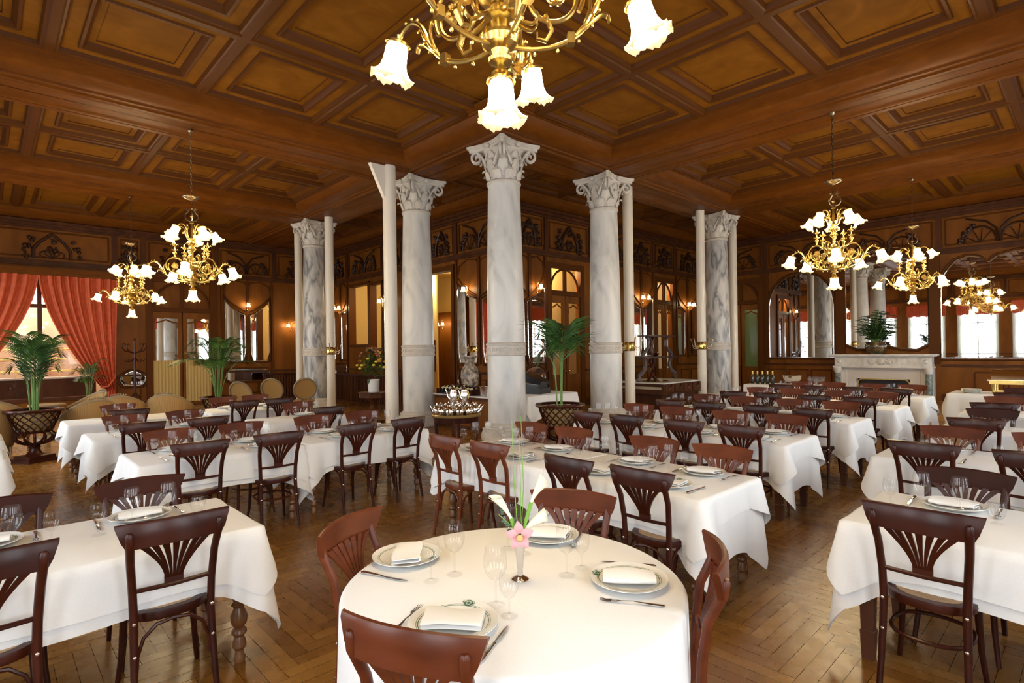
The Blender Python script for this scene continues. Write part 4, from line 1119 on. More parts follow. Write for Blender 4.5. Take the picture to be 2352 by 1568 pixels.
# ---------------------------------------------------------------- the right-hand block across the aisle
def line_cluster(x, y, along, where, kinds=('small', 'large', 'large', 'tumbler')):
    for k, (kd, o) in enumerate(zip(kinds, (-.24, -.09, .08, .23))):
        dx, dy = (o, 0) if along == 'x' else (0, -o)
        glass(kd, x + dx, y + dy, ['leftmost', 'second from left', 'third from left', 'rightmost'][k] + ' of four ' + where)
for i, (cx_, ys, n) in enumerate(((-3.47, -6.86, 2), (-1.36, -6.50, 3), (.64, -6.58, 3), (2.66, -6.52, 3), (4.70, -6.55, 2))):
    row = 'right-block ' + ORD[i] + ' row'
    dressed_table(cx_, ys - .80, 1.6, .84, 'y', 'square', 'wooden table under white cloth, ' + row, 'white cloth draped over the table of the ' + row, dl=.44, dw=.31)
    for k in range(n):
        y = ys - .38 - .64 * k; pos = ['at the aisle end', 'second from the aisle', 'third from the aisle'][k]
        if y < -8.1: continue
        for far in (0, 1):
            side = 'far side' if far else 'camera side'
            if i == 0 and k == 1 and not far: continue
            chair(cx_ + (.51 if far else -.66), y - (.02 if far else 0), (PI if far else 0) + R.uniform(-.05, .05), 'dark bentwood chair, ' + side + ' ' + pos + ', ' + row, 'bentwood chairs in the right-hand block', bool(far) and i % 2 == 1, hoop=(i == 0))
            if far or i > 0:
                setting(cx_ + (.245 if far else -.245), y, PI if far else 0, side + ' ' + pos + ', ' + row, cutlery=i < 2)
        if k < 2: line_cluster(cx_ + .02, y + .02, 'y', pos + ', ' + row, ('tumbler', 'tumbler', 'tumbler', 'tumbler') if i > 0 else ('small', 'large', 'large', 'tumbler'))

# ---------------------------------------------------------------- the left-hand block
LEFT = [(-4.22, -6.17, 1.72, [(-6.62, 'right end'), (-7.28, 'left end')], 'left-block front row'),
        (-1.78, -4.90, 1.42, [(-5.905, 'first from left'), (-5.21, 'second from left')], 'left-block second row'),
        (-1.76, -3.36, 1.48, [(-4.38, 'third from left'), (-3.75, 'fourth from left')], 'left-block second row'),
        (.25, -4.95, 1.45, [(-5.98, 'first from left'), (-5.30, 'second from left')], 'left-block third row'),
        (.22, -3.25, 1.30, [(-3.77, 'third from left')], 'left-block third row'),
        (2.20, -5.0, 1.45, [(-5.78, 'first from left')], 'left-block fourth row'),
        (2.30, -3.15, 1.50, [(-4.24, 'second from left'), (-3.68, 'third from left')], 'left-block fourth row')]
for i, (cy_, xr_, len_, seats, row) in enumerate(LEFT):
    which = {0: 'only table', 1: 'left table', 2: 'right table', 3: 'left table', 4: 'right table', 5: 'left table', 6: 'right table'}[i] + ' of the ' + row
    dressed_table(xr_ - len_ / 2, cy_, len_, .82, 'x', 'turned', 'wooden table on turned legs under white cloth, ' + which, 'white cloth draped over the ' + which, dl=.42, dw=.30, over=i != 4)
    for k, (x, pos) in enumerate(seats):
        for far in (0, 1):
            side = 'far side' if far else 'camera side'
            red = bool(far) and i != 0
            chair(x + R.uniform(-.012, .012) + (.05 if far and i == 0 else 0), cy_ + (.50 if far else -.645 if i else -.60), (-PI / 2 if far else PI / 2) + R.uniform(-.06, .06), ('red-brown' if red else 'dark') + ' bentwood chair, ' + side + ' ' + pos + ', ' + row, 'bentwood chairs in the left-hand block', red, hoop=i == 1 and k == 1)
            if i or far: setting(x, cy_ + (.235 if far else -.235), -PI / 2 if far else PI / 2, side + ' ' + pos + ', ' + row, cutlery=i < 4)
        if i != 6: line_cluster(x + .02, cy_ + .03 if i == 0 else cy_ + .02, 'x', pos + ', ' + row, ('small', 'large', 'large', 'tumbler') if k == 0 or i else ('tumbler', 'large', 'large', 'small'))
        else: glass('small', x, cy_, 'middle of the table ' + pos + ', ' + row)
for k, y in enumerate((-.46, 1.15)):
    dressed_table(-7.95, y, 1.6, .80, 'x', 'turned', ['table under white cloth at the left picture edge, nearer one', 'table under white cloth at the left picture edge, farther one'][k], ['white cloth at the left picture edge, nearer one', 'white cloth at the left picture edge, farther one'][k], dl=.42, over=True)

# ---------------------------------------------------------------- the round table in front
RC = (-5.685, -6.145); RR = .685
t = thing('round_table', 'round table in front under a floor-length white cloth, with flowers', 'table', (*RC, 0))
m = MB(); m.lathe([(.001, .712), (RR - .01, .712), (RR - .01, .742), (.001, .742)], 48); obj('tabletop', m, TLEG, t)
m = MB(); m.lathe([(.30, 0), (.28, .05), (.06, .12), (.05, .4), (.09, .6), (.05, .70), (.20, .712)], 20); obj('pedestal', m, TLEG, t)
m = MB(); n = 144; vs = []
q = random.Random(5)
for j in range(12):
    tt = j / 11
    for i in range(n):
        a = 2 * PI * i / n
        o = RR + .006 + (0 if j < 2 else .018 * tt + .022 * tt * (math.sin(a * 9 + .6) * .6 + math.sin(a * 14 + 2) * .35))
        z = .7455 - (0 if j == 0 else .012 if j == 1 else tt * .60 + .02 * math.sin(a * 4) * tt)
        if j == 0: o = RR - .012
        vs.append((o * math.cos(a), o * math.sin(a), z))
m.add(vs, [(j * n + i, (j + 1) * n + i, (j + 1) * n + (i + 1) % n, j * n + (i + 1) % n) for j in range(11) for i in range(n)] + [tuple(range(n))])
o = obj('tablecloth', m, CLOTH, loc=(*RC, 0), smooth=70); tag(o, 'long white cloth over the round table in front', 'tablecloth', 'white tablecloths')
TOPZ = .7465
for (x, y, az, lab, red) in ((-6.43, -6.49, math.radians(25), 'red-brown bentwood chair nearest the camera, at the round table', True), (-6.07, -5.43, math.radians(-62), 'brown bentwood chair left of the round table', True),
                             (-4.965, -5.87, math.radians(203), 'red-brown bentwood chair behind the round table', True), (-5.25, -6.83, math.radians(122), 'bentwood chair right of the round table, seen from the side', True)):
    chair(x, y, az, lab, 'chairs at the round table', red)
for (x, y, az, wh, nap) in ((-6.10, -6.28, math.radians(28), 'at the near place of the round table', .25), (-5.87, -5.63, math.radians(-66), 'at the left place of the round table', .5),
                       (-5.21, -5.90, math.radians(203), 'at the far place of the round table', .1), (-5.375, -6.50, math.radians(116), 'at the right place of the round table', PI / 2 + .2)):
    setting(x, y, az, wh, cutlery=False, crest=True, nap=nap)
def cut(kind, a, b, lab, grp):
    """a: handle end, b: tip"""
    d = Vector((b[0] - a[0], b[1] - a[1])); c = ((a[0] + b[0]) / 2, (a[1] + b[1]) / 2)
    place(kind, build_fork if kind == 'fork' else build_knife, (*c, TOPZ), math.atan2(d.y, d.x) - PI / 2, lab, kind, grp)
cut('fork', (-6.30, -6.19), (-6.10, -6.08), 'fork left of the near plate on the round table', 'dinner forks')
cut('knife', (-6.19, -6.52), (-5.97, -6.42), 'knife right of the near plate on the round table', 'dinner knives')
cut('knife', (-6.10, -5.62), (-6.01, -5.85), 'knife in front of the left plate on the round table', 'dinner knives')
cut('fork', (-5.47, -6.71), (-5.58, -6.53), 'fork beside the right plate on the round table', 'dinner forks')
cut('knife', (-5.16, -6.50), (-5.28, -6.29), 'knife behind the right plate on the round table', 'dinner knives')
cut('fork', (-5.05, -5.98), (-5.24, -6.09), 'fork beside the far plate on the round table', 'dinner forks')
for kind, x, y, wh in (('large', -5.89, -6.265, 'of the near place, left of the silver vase'), ('small', -5.915, -6.365, 'of the near place, nearest the camera on the round table'), ('small', -5.935, -5.915, 'of the left place on the round table'), ('large', -5.825, -5.93, 'of the left place on the round table'),
                       ('large', -5.50, -6.275, 'of the right place on the round table'), ('small', -5.395, -6.27, 'of the right place on the round table'), ('large', -5.455, -5.87, 'of the far place, left behind the silver vase'), ('small', -5.45, -5.975, 'of the far place, right behind the silver vase')):
    glass(kind, x, y, wh)
# silver vase and its flowers
VX, VY = -5.665, -6.165
v = MB(); v.lathe([(.036, 0), (.036, .004), (.028, .010), (.010, .018), (.012, .03), (.010, .04), (.013, .05), (.0165, .10), (.024, .15), (.026, .158), (.023, .158), (.012, .06)], 24)
o = obj('bud_vase', v, SILVER, loc=(VX, VY, TOPZ)); tag(o, 'slim silver trumpet vase on the round table', 'vase')
GREEN = mat('calla_stem', (.20, .42, .05), .45); PETALW = mat('calla_petal', (.86, .84, .66), .5); PINK = mat('orchid_petal', (.80, .40, .42), .5); PINKD = mat('orchid_lip', (.75, .50, .18), .5); EUC = mat('eucalyptus_leaf', (.10, .17, .10), .6)
lat = Vector((rt.x, rt.y, 0))
def calla(top, lean, lab, curl):
    t = thing('calla_lily', lab, 'flower', (VX, VY, TOPZ + .12), group='flowers in the silver vase')
    m = MB(); m.tube([(0, 0, 0), tuple(lat * lean * .4 + Vector((0, 0, top * .5))), tuple(lat * lean + Vector((0, 0, top)))], [.006, .007, .009], 8); obj('flower_stem', m, GREEN, t)
    m = MB(); b = lat * lean + Vector((0, 0, top))
    ax = (lat * curl + Vector((0, 0, 1))).normalized(); s1 = ax.cross(Vector((fw.x, fw.y, 0))).normalized(); s2 = ax.cross(s1)
    def f(u, w):
        a = u * 2 * PI * .93; r = .006 + .019 * w ** 1.9; h = .085 * w + .030 * w * w * (1 + math.cos(a + .3)) * .5
        return b + ax * h + s1 * (r * math.cos(a)) + s2 * (r * math.sin(a)) + lat * curl * .03 * w ** 3
    m.grid(f, 25, 9); obj('spathe', m, PETALW, t)
calla(.20, .050, 'open white calla lily leaning right in the silver vase', .45)
calla(.135, -.035, 'white calla lily bending left in the silver vase', -.55)
calla(.075, .012, 'small drooping calla lily low in the silver vase', .95)
t = thing('orchid', 'pink orchid blossom at the mouth of the silver vase', 'flower', (VX, VY, TOPZ + .185), group='flowers in the silver vase')
toC = Vector((-fw.x, -fw.y, .15)).normalized(); ou = Vector((0, 0, 1)) - toC * toC.z; ou.normalize(); ol = toC.cross(ou)
for k, a in enumerate((.15, 1.35, 2.55, 3.75, 5.05)):
    m = MB(); d = ol * math.sin(a) + ou * math.cos(a); e = toC.cross(d)
    m.grid(lambda u, w: d * (.008 + .052 * w) + e * ((u - .5) * .040 * math.sin(PI * min(.97, .18 + w * .82))) + toC * (.02 + .012 * math.sin(w * 2.4) - .02 * (u - .5) ** 2), 5, 7); obj('petal', m, PINK, t)
m = MB(); m.ball(toC * .035 - ou * .008, .014, 8, 6); obj('lip', m, PINKD, t)
t = thing('bear_grass', 'tall thin green grass stems rising from the silver vase', 'grass', (VX, VY, TOPZ + .10), group='flowers in the silver vase')
for a, b in ((-.012, .57), (.004, .50), (.012, .575)):
    m = MB(); m.tube([(0, 0, 0), tuple(lat * (a * 1.6) + Vector((0, 0, b * .5))), tuple(lat * (a * (1.0 if a > 0 else 2.2)) + Vector((0, 0, b)))], [.0022, .002, .0010], 5); obj('grass_blade', m, GREEN, t)
t = thing('eucalyptus_sprig', 'grey-green eucalyptus sprig tucked left in the silver vase', 'plant', (VX, VY, TOPZ + .14), group='flowers in the silver vase')
m = MB(); m.tube([(0, 0, 0), tuple(-lat * .03 + Vector((0, 0, .08))), tuple(-lat * .085 + Vector((0, 0, .13)))], .0018, 5); obj('twig', m, GREEN, t)
for k in range(12):
    w = k / 11; c = -lat * (.02 + .07 * w) + Vector((0, 0, .05 + .09 * w)) + Vector((R.uniform(-.014, .014), R.uniform(-.014, .014), R.uniform(-.012, .012)))
    m = MB(); m.ball(c, .015 - .007 * w, 7, 4, sz=.5, sy=.8); obj('leaf', m, EUC, t)
TOPZ = .7535

# ---------------------------------------------------------------- palms in urns
def build_urn():
    t = empty('lattice_urn'); WD = CHD
    m = MB(); m.lathe([(.33, .80), (.385, .80), (.392, .82), (.385, .84), (.33, .845), (.32, .83)], 36); obj('rim', m, WD, t)
    m = MB()
    for k in range(16):
        for sg in (-1, 1):
            pts = []
            for i in range(9):
                w = i / 8; a = 2 * PI * k / 16 + sg * w * 1.15; r = lerp(.335, .215, w ** 1.3); pts.append((r * math.cos(a), r * math.sin(a), lerp(.81, .48, w)))
            m.tube(pts, .0125, 5, flat=.7)
    obj('lattice', m, WD, t)
    m = MB(); m.lathe([(.30, .80), (.27, .70), (.20, .50), (.001, .49)], 24); obj('liner', m, mat('pot_liner', (.45, .30, .12), .6), t)
    m = MB(); m.lathe([(.001, .79), (.31, .79)], 24); obj('soil', m, SOIL, t)
    m = MB(); m.lathe([(.22, .50), (.235, .485), (.22, .465), (.19, .46)], 28)
    for k in range(12):
        a = 2 * PI * k / 12; m.tube([(r * math.cos(a), r * math.sin(a), z) for r, z in ((.215, .47), (.265, .42), (.25, .35), (.17, .30), (.09, .28))], .017, 6)
    m.lathe([(.09, .285), (.10, .27), (.07, .25), (.085, .23), (.065, .21), (.075, .17), (.11, .12), (.17, .09)], 24); obj('bulb_stem', m, WD, t)
    m = MB(); m.box((0, 0, .075), (.38, .38, .05)); m.box((0, 0, .025), (.46, .46, .05)); obj('plinth', m, WD, t)
    return t
def palm(x, y, z, h, spread, n, lab, seed, wide=1.0, upright=.35, stems=None):
    q = random.Random(seed)
    t = thing('potted_palm', lab, 'palm', (x, y, z))
    for k in range(n):
        a = 2 * PI * k / n * 2.4 + q.uniform(-.3, .3); ln = q.uniform(.75, 1.0); tall = q.uniform(.55, 1.0); out = spread * q.uniform(.45, 1.0) * (1.2 - .5 * tall)
        P0 = Vector((.05 * math.cos(a), .05 * math.sin(a), 0)); top = Vector((out * .55 * math.cos(a), out * .55 * math.sin(a), h * tall)); tip = Vector((out * math.cos(a), out * math.sin(a), h * tall * q.uniform(.72, .92)))
        def B(w): return P0 * (1 - w) ** 2 + (Vector((top.x * .35, top.y * .35, top.z * 1.12))) * 2 * w * (1 - w) + tip * w * w
        fr = MB(); fr.tube([B(i / 9) for i in range(10)], [.009 * (1.15 - i / 9) for i in range(10)], 5)
        o = obj('frond', fr, LEAFS, t)
        lf = MB(); m_ = 24 if wide < 1.5 else 13
        for i in range(m_):
            w = lerp(upright, 1.0, i / (m_ - 1)); c = B(w); tg = (B(min(1, w + .02)) - B(w - .02)).normalized()
            sd = tg.cross(Vector((0, 0, 1))); sd = sd.normalized() if sd.length > .01 else Vector((1, 0, 0))
            L_ = .27 * wide * math.sin(PI * min(.96, .22 + .74 * (i / (m_ - 1)))) * h / 1.3 + .06
            for sg in (-1, 1):
                d = (sd * sg * .8 + tg * .75 + Vector((0, 0, .12))).normalized(); nn = d.cross(tg).normalized(); wd = .0085 * wide * h / 1.3
                e1 = d.cross(nn).normalized()
                m1 = c + d * L_ * .45 + Vector((0, 0, -.005)); m2 = c + d * L_ + Vector((0, 0, -L_ * .28))
                lf.add([c, m1 + e1 * wd, m2, m1 - e1 * wd], [(0, 1, 2, 3)])
        obj('leaflets', lf, LEAF, o, smooth=0)
    return t
for (x, y, s, lab) in ((-6.69, 4.05, 1.0, 'dark lattice urn standing on the floor at the left'), (-3.62, 5.25, .92, 'dark lattice urn behind the left tables'), (-.74, -2.02, 1.0, 'dark lattice urn right of the nearest column')):
    o = place('urn', build_urn, (x, y, 0), .5, lab, 'urn', 'lattice plant urns'); o.scale = (s, s, s)
palm(-6.69, 4.05, .79, 1.45, .68, 11, 'kentia palm in the urn at the left, in front of the red curtain', 4, wide=1.35, upright=.22)
palm(-3.62, 5.25, .73, 1.55, 1.15, 17, 'kentia palm behind the left tables with long arching fronds', 8)
palm(-.74, -2.02, .79, 1.45, .50, 7, 'broad-leaved palm in the urn right of the nearest column', 15, wide=2.0, upright=.40)

# ---------------------------------------------------------------- serving pieces between the columns
t = thing('teapot_table', 'round brass-rimmed table crowded with silver teapots', 'table', (-2.46, -1.60, 0))
m = MB(); m.lathe([(.001, .775), (.33, .775), (.345, .78), (.35, .80), (.34, .815), (.001, .80)], 40); obj('tabletop', m, mat('brass_rimmed_wood', (.30, .19, .06), .3, .4), t)
m = MB(); m.lathe([(.31, .70), (.32, .775)], 32); m.lathe([(.30, .70), (.31, .70)], 32); obj('apron', m, CHD, t)
for k in range(4):
    m = MB(); a = PI / 4 + k * PI / 2; m.tube([(.29 * math.cos(a), .29 * math.sin(a), .76), (.27 * math.cos(a), .27 * math.sin(a), .4), (.27 * math.cos(a), .27 * math.sin(a), 0)], [.03, .022, .016], 8); obj('leg', m, CHD, t)
def build_pot(tall):
    h = 1.75 if tall else 1.0
    K = 1.28; o = MB(); o.lathe([(.030, 0), (.034, .006), (.041, .03 * h), (.043, .05 * h), (.038, .075 * h), (.030, .088 * h), (.031, .09 * h)], 16); r = obj('teapot', o, SILVER)
    m = MB(); m.lathe([(.031, .09 * h), (.022, .10 * h), (.006, .105 * h), (.008, .112 * h), (.005, .12 * h), (.001, .122 * h)], 12); obj('lid', m, SILVER, r)
    m = MB(); m.tube([(.038, 0, .03 * h), (.062, 0, .045 * h), (.075, 0, .075 * h), (.092, 0, .092 * h)], [.012, .009, .006, .004], 8); obj('spout', m, SILVER, r)
    m = MB(); m.tube([(-.036, 0, .075 * h), (-.062, 0, .078 * h), (-.072, 0, .05 * h), (-.06, 0, .028 * h), (-.040, 0, .024 * h)], .0045, 6); obj('handle', m, BRASS, r)
    r.scale = (K, K, K)
    return r
q = random.Random(2)
for ring, n_p in ((.278, 13), (.165, 8), (.055, 3)):
    for k in range(n_p):
        a = 2 * PI * k / n_p + ring * 3
        place('teapot', lambda: build_pot(False), (-2.46 + ring * math.cos(a), -1.60 + ring * math.sin(a), .803 if ring > .3 else .802), a + q.uniform(-.5, .5) if ring > .2 else q.uniform(0, 6), 'small silver teapot crowded with others on the round brass-rimmed table', 'teapot', 'silver teapots on the round table')
for k, (dx, dy, lab) in enumerate(((.03, .10, 'tall silver coffee pot on the teapot table, left one'), (.13, -.02, 'tall silver coffee pot on the teapot table, right one'))):
    place('coffee', lambda: build_pot(True), (-2.46 + dx, -1.60 + dy, .94), 2.2 + k, lab, 'coffee pot', 'tall coffee pots')
# wine counter between the cracked column and the nearest column
t = thing('wine_counter', 'dark counter with pale stone top between two columns, holding wine bottles', 'counter', (.55, 1.62, 0))
m = MB(); m.box((0, 0, .715), (.78, 2.1, .03)); obj('stone_top', m, WHITEM, t)
m = MB(); m.box((0, 0, .35), (.7, 2.0, .70)); obj('cabinet', m, WOODD, t)
for k in range(3): m = MB(); m.box((-.355, -.66 + .66 * k, .35), (.02, .58, .56)); obj('door', m, WOODW, t)
def build_bottle(lab_col):
    m = MB(); m.lathe([(.001, 0), (.036, 0), (.037, .01), (.037, .19), (.030, .215), (.014, .235), (.0135, .29), (.015, .292), (.015, .305), (.001, .305)], 16)
    r = obj('wine_bottle', m, mat('dark_bottle_glass', (.008, .010, .006), .1, coat=.5))
    l = MB(); l.lathe([(.0376, .07), (.0376, .15)], 16); obj('label', l, mat('bottle_label', lab_col, .6), r)
    c = MB(); c.lathe([(.0145, .24), (.0155, .31), (.001, .311)], 12); obj('capsule', c, mat('bottle_capsule', (.05, .01, .01), .4), r); return r
rk = MB()
for s in (-1, 1): rk.box((.30, 1.86 + s * .60, .80), (.34, .02, .10))
rk.box((.30, 1.86, .745), (.36, 1.22, .02)); rk.box((.44, 1.86, .84), (.05, 1.22, .02))
tag(obj('wine_rack', rk, CHD, smooth=0), 'slanted dark rack of wine bottles on the stone counter', 'wine rack')
for k in range(9):
    o = place(('bottle', k % 3), lambda: build_bottle(((.75, .70, .55), (.72, .60, .25), (.70, .66, .60))[k % 3]), (.13, 2.36 - .125 * k, .80), 0,
              'wine bottle lying in the counter rack, ' + ['first', 'second', 'third', 'fourth', 'fifth', 'sixth', 'seventh', 'eighth', 'ninth'][k] + ' from the left', 'bottle', 'wine bottles in the rack')
    o.rotation_euler = Matrix.Rotation(math.radians(66), 4, 'Y').to_euler()
v = MB(); v.lathe([(.09, 0), (.11, .02), (.16, .12), (.185, .28), (.17, .40), (.11, .47), (.085, .52), (.10, .57), (.15, .62), (.15, .635), (.09, .57)], 28)
o = obj('mosaic_vase', v, noisy(mat('mosaic_shards', (.3, .26, .2), .25), 14, [(.35, (.10, .08, .06)), (.5, (.30, .24, .18)), (.65, (.55, .48, .38))], detail=8), loc=(.68, 1.95, .73)); o.scale = (1.12, 1.12, 1.32); tag(o, 'tall mottled mosaic vase on the stone counter left of the nearest column', 'vase')
g = MB(); g.lathe([(.09, 0), (.11, .01), (.12, .20), (.125, .21), (.11, .20), (.1, .02)], 24); o = obj('ice_bucket', g, SILVER, loc=(.32, 1.02, .73)); tag(o, 'silver ice bucket on the counter beside the nearest column', 'bucket')
# till table
dressed_table(1.35, .42, 1.5, .8, 'x', 'square', 'cloth-covered service table right of the nearest column', 'white cloth to the floor on the service table with the till', dl=.45, dw=.45)
t = thing('till', 'black till with sloping screen on the white service table', 'till', (1.30, .45, TOPZ), rz=.25)
m = MB(); m.box((0, 0, .06), (.46, .42, .12)); obj('cash_drawer', m, BLACKM, t); m = MB(); m.box((0, .02, .15), (.40, .34, .07)); obj('printer', m, BLACKM, t)
m = MB(); m.prism([(-.20, .19), (.18, .24), (.20, .40), (.14, .42), (-.22, .26)], lambda a, b, d: (d, a, b), -.20, .20); obj('screen', m, mat('black_screen', (.015, .016, .02), .08), t)

# carving sideboard between the two right-hand columns
t = thing('carving_sideboard', 'large dark sideboard with stone top and scrolled open shelves', 'sideboard', (6.62, .78, 0))
m = MB(); m.box((0, 0, .745), (2.1, 1.62, .03)); obj('stone_top', m, WHITEM, t)
m = MB(); m.box((0, 0, .60), (2.0, 1.52, .26)); m.box((0, 0, .46), (2.06, 1.58, .03)); obj('carcass', m, WOODD, t)
m = MB(); m.box((0, 0, .22), (1.8, 1.3, .44)); obj('plinth', m, WOODD, t)
for k in range(4):
    x = -.72 + .48 * k; m = MB()
    pts = [(-.21, .49), (.21, .49), (.21, .71)] + [(.13, .71)] + [(.13 * math.cos(a), .71 - .09 * math.sin(a)) for a in [PI * i / 8 for i in range(1, 8)]] + [(-.13, .71), (-.21, .71)]
    m.prism(pts, lambda a, b, d: (x + a, -.76 + d, b), -.03, 0); o = obj('drawer', m, WOODD, t)
    h = MB(); h.tube([(x - .05, -.80, .60), (x, -.815, .585), (x + .05, -.80, .60)], .008, 6); obj('drawer_pull', h, BRASSD, o)
m = MB(); m.box((-1.005, 0, .61), (.012, 1.4, .07)); obj('brass_frieze', m, BRASSD, t)
for y in (-.55, .62):
    for z, w in ((1.42, 1.75), (2.04, 1.5)): pass
m = MB(); m.box((.05, .05, 1.42), (1.75, .42, .035)); obj('lower_shelf', m, CHD, t)
m = MB(); m.box((.05, .05, 2.02), (1.45, .36, .035)); obj('upper_shelf', m, CHD, t)
SLATE = mat('carved_grey_wood', (.10, .075, .075), .4)
for sx in (-1, 1):
    for y in (.05,):
        m = MB(); m.tube([(.05 + sx * a, y, z) for a, z in ((1.0, .77), (.93, .86), (.97, .93), (.86, .97), (.70, 1.05), (.62, 1.2), (.66, 1.33), (.74, 1.42), (.72, 1.52), (.58, 1.62), (.44, 1.74), (.44, 1.9), (.56, 2.0))], [.05, .07, .05, .06, .055, .05, .05, .055, .055, .05, .045, .045, .05], 8); obj('scroll_bracket', m, SLATE, t)
for sx in (-.05, .05):
    m = MB(); m.tube([(sx * 4 - .25, .05, .77), (-.25 - sx * 1.5, .05, 1.0), (-.25 + sx * 2, .05, 1.3), (-.25 - sx, .05, 1.6), (-.25 + sx * 2, .05, 2.0)], [.05, .035, .04, .035, .04], 8); obj('centre_support', m, CHD, t)
m = MB(); m.lathe([(.30, 0), (.34, .012), (.345, .02), (.30, .014), (.001, .012)], 32, fx=1.5); o = obj('serving_tray', m, SILVER, loc=(6.15, .55, .76)); tag(o, 'large oval silver tray on the carving sideboard', 'tray')
m = MB(); m.lathe([(.001, .0), (.04, 0), (.045, .01), (.10, .06), (.12, .10), (.11, .10), (.09, .06)], 20); o = obj('serving_bowl', m, SILVER, loc=(6.55, .83, 1.438)); tag(o, 'small footed silver bowl on the lower shelf of the carving sideboard', 'bowl')

# champagne table and buffet table at the far right
dressed_table(6.98, -2.70, 2.05, .75, 'y', 'square', 'service table with champagne in front of the far wall mirror', 'white cloth on the champagne table', dl=.5, dw=.5, over=False)
def build_champ():
    m = MB(); m.lathe([(.001, 0), (.042, 0), (.044, .012), (.044, .15), (.034, .20), (.018, .24), (.001, .25)], 16); r = obj('champagne_bottle', m, mat('champagne_glass', (.006, .012, .006), .1, coat=.5))
    m = MB(); m.lathe([(.0185, .225), (.0175, .27), (.020, .285), (.019, .315), (.001, .318)], 14); obj('gold_foil', m, mat('gold_foil', (.85, .62, .20), .35, .6), r)
    m = MB(); m.lathe([(.0445, .055), (.0445, .115)], 16); obj('label', m, mat('black_label', (.03, .03, .03), .4), r); return r
for k in range(5):
    place('champ', build_champ, (6.78 + .02 * k, -1.82 - .115 * k, TOPZ), 0, 'champagne bottle with gold foil, ' + ['first', 'second', 'third', 'fourth', 'fifth'][k] + ' from the left in the row', 'bottle', 'champagne bottles')
m = MB(); m.lathe([(.09, 0), (.095, .01), (.05, .03), (.06, .05), (.15, .08), (.20, .14), (.215, .21), (.225, .22), (.205, .21), (.14, .09)], 28); o = obj('punch_bowl', m, SILVER, loc=(6.92, -2.72, TOPZ)); tag(o, 'footed silver punch bowl beside the champagne bottles', 'bowl')
FL = [(.03, 0), (.03, .003), (.004, .01), (.004, .07), (.018, .09), (.024, .14), (.022, .20)]
def build_flute():
    m = MB(); m.lathe(FL, 14); return obj('champagne_flute', m, GLASS)
for k in range(14):
    place('flute', build_flute, (6.82 + .075 * (k % 3), -3.12 - .08 * (k // 3), TOPZ), 0, 'empty champagne flute in the cluster beside the silver punch bowl', 'glass', 'champagne flutes on the service table')
dressed_table(6.45, -7.05, 2.4, .85, 'y', 'square', 'long buffet table under white cloth by the fireplace, with chafing dish', 'white cloth to the floor on the buffet table', dl=.52, dw=.52)
t = thing('chafing_dish', 'polished roll-top chafing dish on brass legs on the buffet', 'chafing dish', (6.45, -6.82, TOPZ), rz=0)
m = MB(); m.prism([(.24, .25)] + [(.24 * math.cos(a), .25 + .20 * math.sin(a)) for a in [PI * i / 12 for i in range(1, 12)]] + [(-.24, .25)], lambda a, b, d: (a, d, b), -.36, .36); obj('roll_top_lid', m, STEEL, t)
m = MB(); m.box((0, 0, .215), (.50, .78, .07)); m.box((0, 0, .04), (.40, .60, .02)); obj('water_pan', m, BRASS, t)
for sx in (-1, 1):
    for sy in (-1, 1): m = MB(); m.lathe([(.03, 0), (.025, .03), (.035, .15), (.045, .21)], 12, (sx * .2, sy * .33, 0)); obj('leg', m, BRASS, t)
for sy in (-1, 1): m = MB(); m.tube([(-.02, sy * .36, .24), (-.02, sy * .44, .24)], .018, 8); obj('pivot_knob', m, STEEL, t)
for j, y in enumerate((-6.16, -7.75)):
    for k in range(5):
        place(('plate', False), lambda: build_plate(False), (6.32, y, TOPZ + .012 * k), 0, 'white plate in the stack ' + ('left' if j == 0 else 'right') + ' of the chafing dish, ' + ['bottom', 'second', 'third', 'fourth', 'top'][k] + ' one', 'plate', 'stacked buffet plates')

# ---------------------------------------------------------------- fireplace
t = thing('fireplace', 'white marble fireplace with carved frieze on the far right wall', 'fireplace', (13.2, -3.2, 0))
m = MB(); m.box((-.27, 0, 1.365), (.56, 2.82, .05)); m.box((-.25, 0, 1.325), (.50, 2.72, .03)); obj('mantel_shelf', m, WHITEM, t)
m = MB(); m.box((-.20, 0, 1.16), (.40, 2.56, .30)); m.box((-.22, 0, .99), (.45, 2.64, .05))
for y in (-1.14, -.46, .46, 1.14): m.box((-.41, y, 1.16), (.03, .05 if abs(y) < 1 else .22, .26))
q = random.Random(4)
for k in range(26):
    y = q.uniform(-.36, .36); m.ball((-.405, y, 1.16 + q.uniform(-.05, .05)), .035 + .03 * (1 - abs(y) / .4), 7, 5, sx=.5)
m.ball((-.41, 0, 1.16), .10, 12, 8, sx=.35)
for y in (-1.14, 1.14): m.ball((-.425, y, 1.16), .07, 9, 6, sx=.4)
obj('carved_frieze', m, WHITEM, t)
GREENM = noisy(mat('green_marble', (.2, .24, .22), .25, coat=.3), 4, [(.35, (.10, .14, .13)), (.6, (.28, .32, .30)), (.75, (.55, .56, .53))], detail=8, dist=2)
for y in (-1.2, 1.2):
    m = MB(); m.box((-.18, y, .47), (.30, .20, .95)); o = obj('pilaster', m, WHITEM, t)
    m = MB(); m.lathe([(.085, .10), (.085, .80)], 16, (-.38, y, 0)); obj('green_column', m, GREENM, o)
    m = MB(); m.lathe([(.12, 0), (.12, .06), (.09, .10)], 16, (-.38, y, 0)); m.lathe([(.09, .80), (.10, .84), (.12, .90), (.12, .97)], 16, (-.38, y, 0)); obj('column_cap', m, WHITEM, o)
m = MB()
for y0, y1, z0, z1 in ((-1.1, -.72, 0, .96), (.72, 1.1, 0, .96), (-.72, .72, .62, .96)): m.b2((-.25, y0, z0), (0, y1, z1))
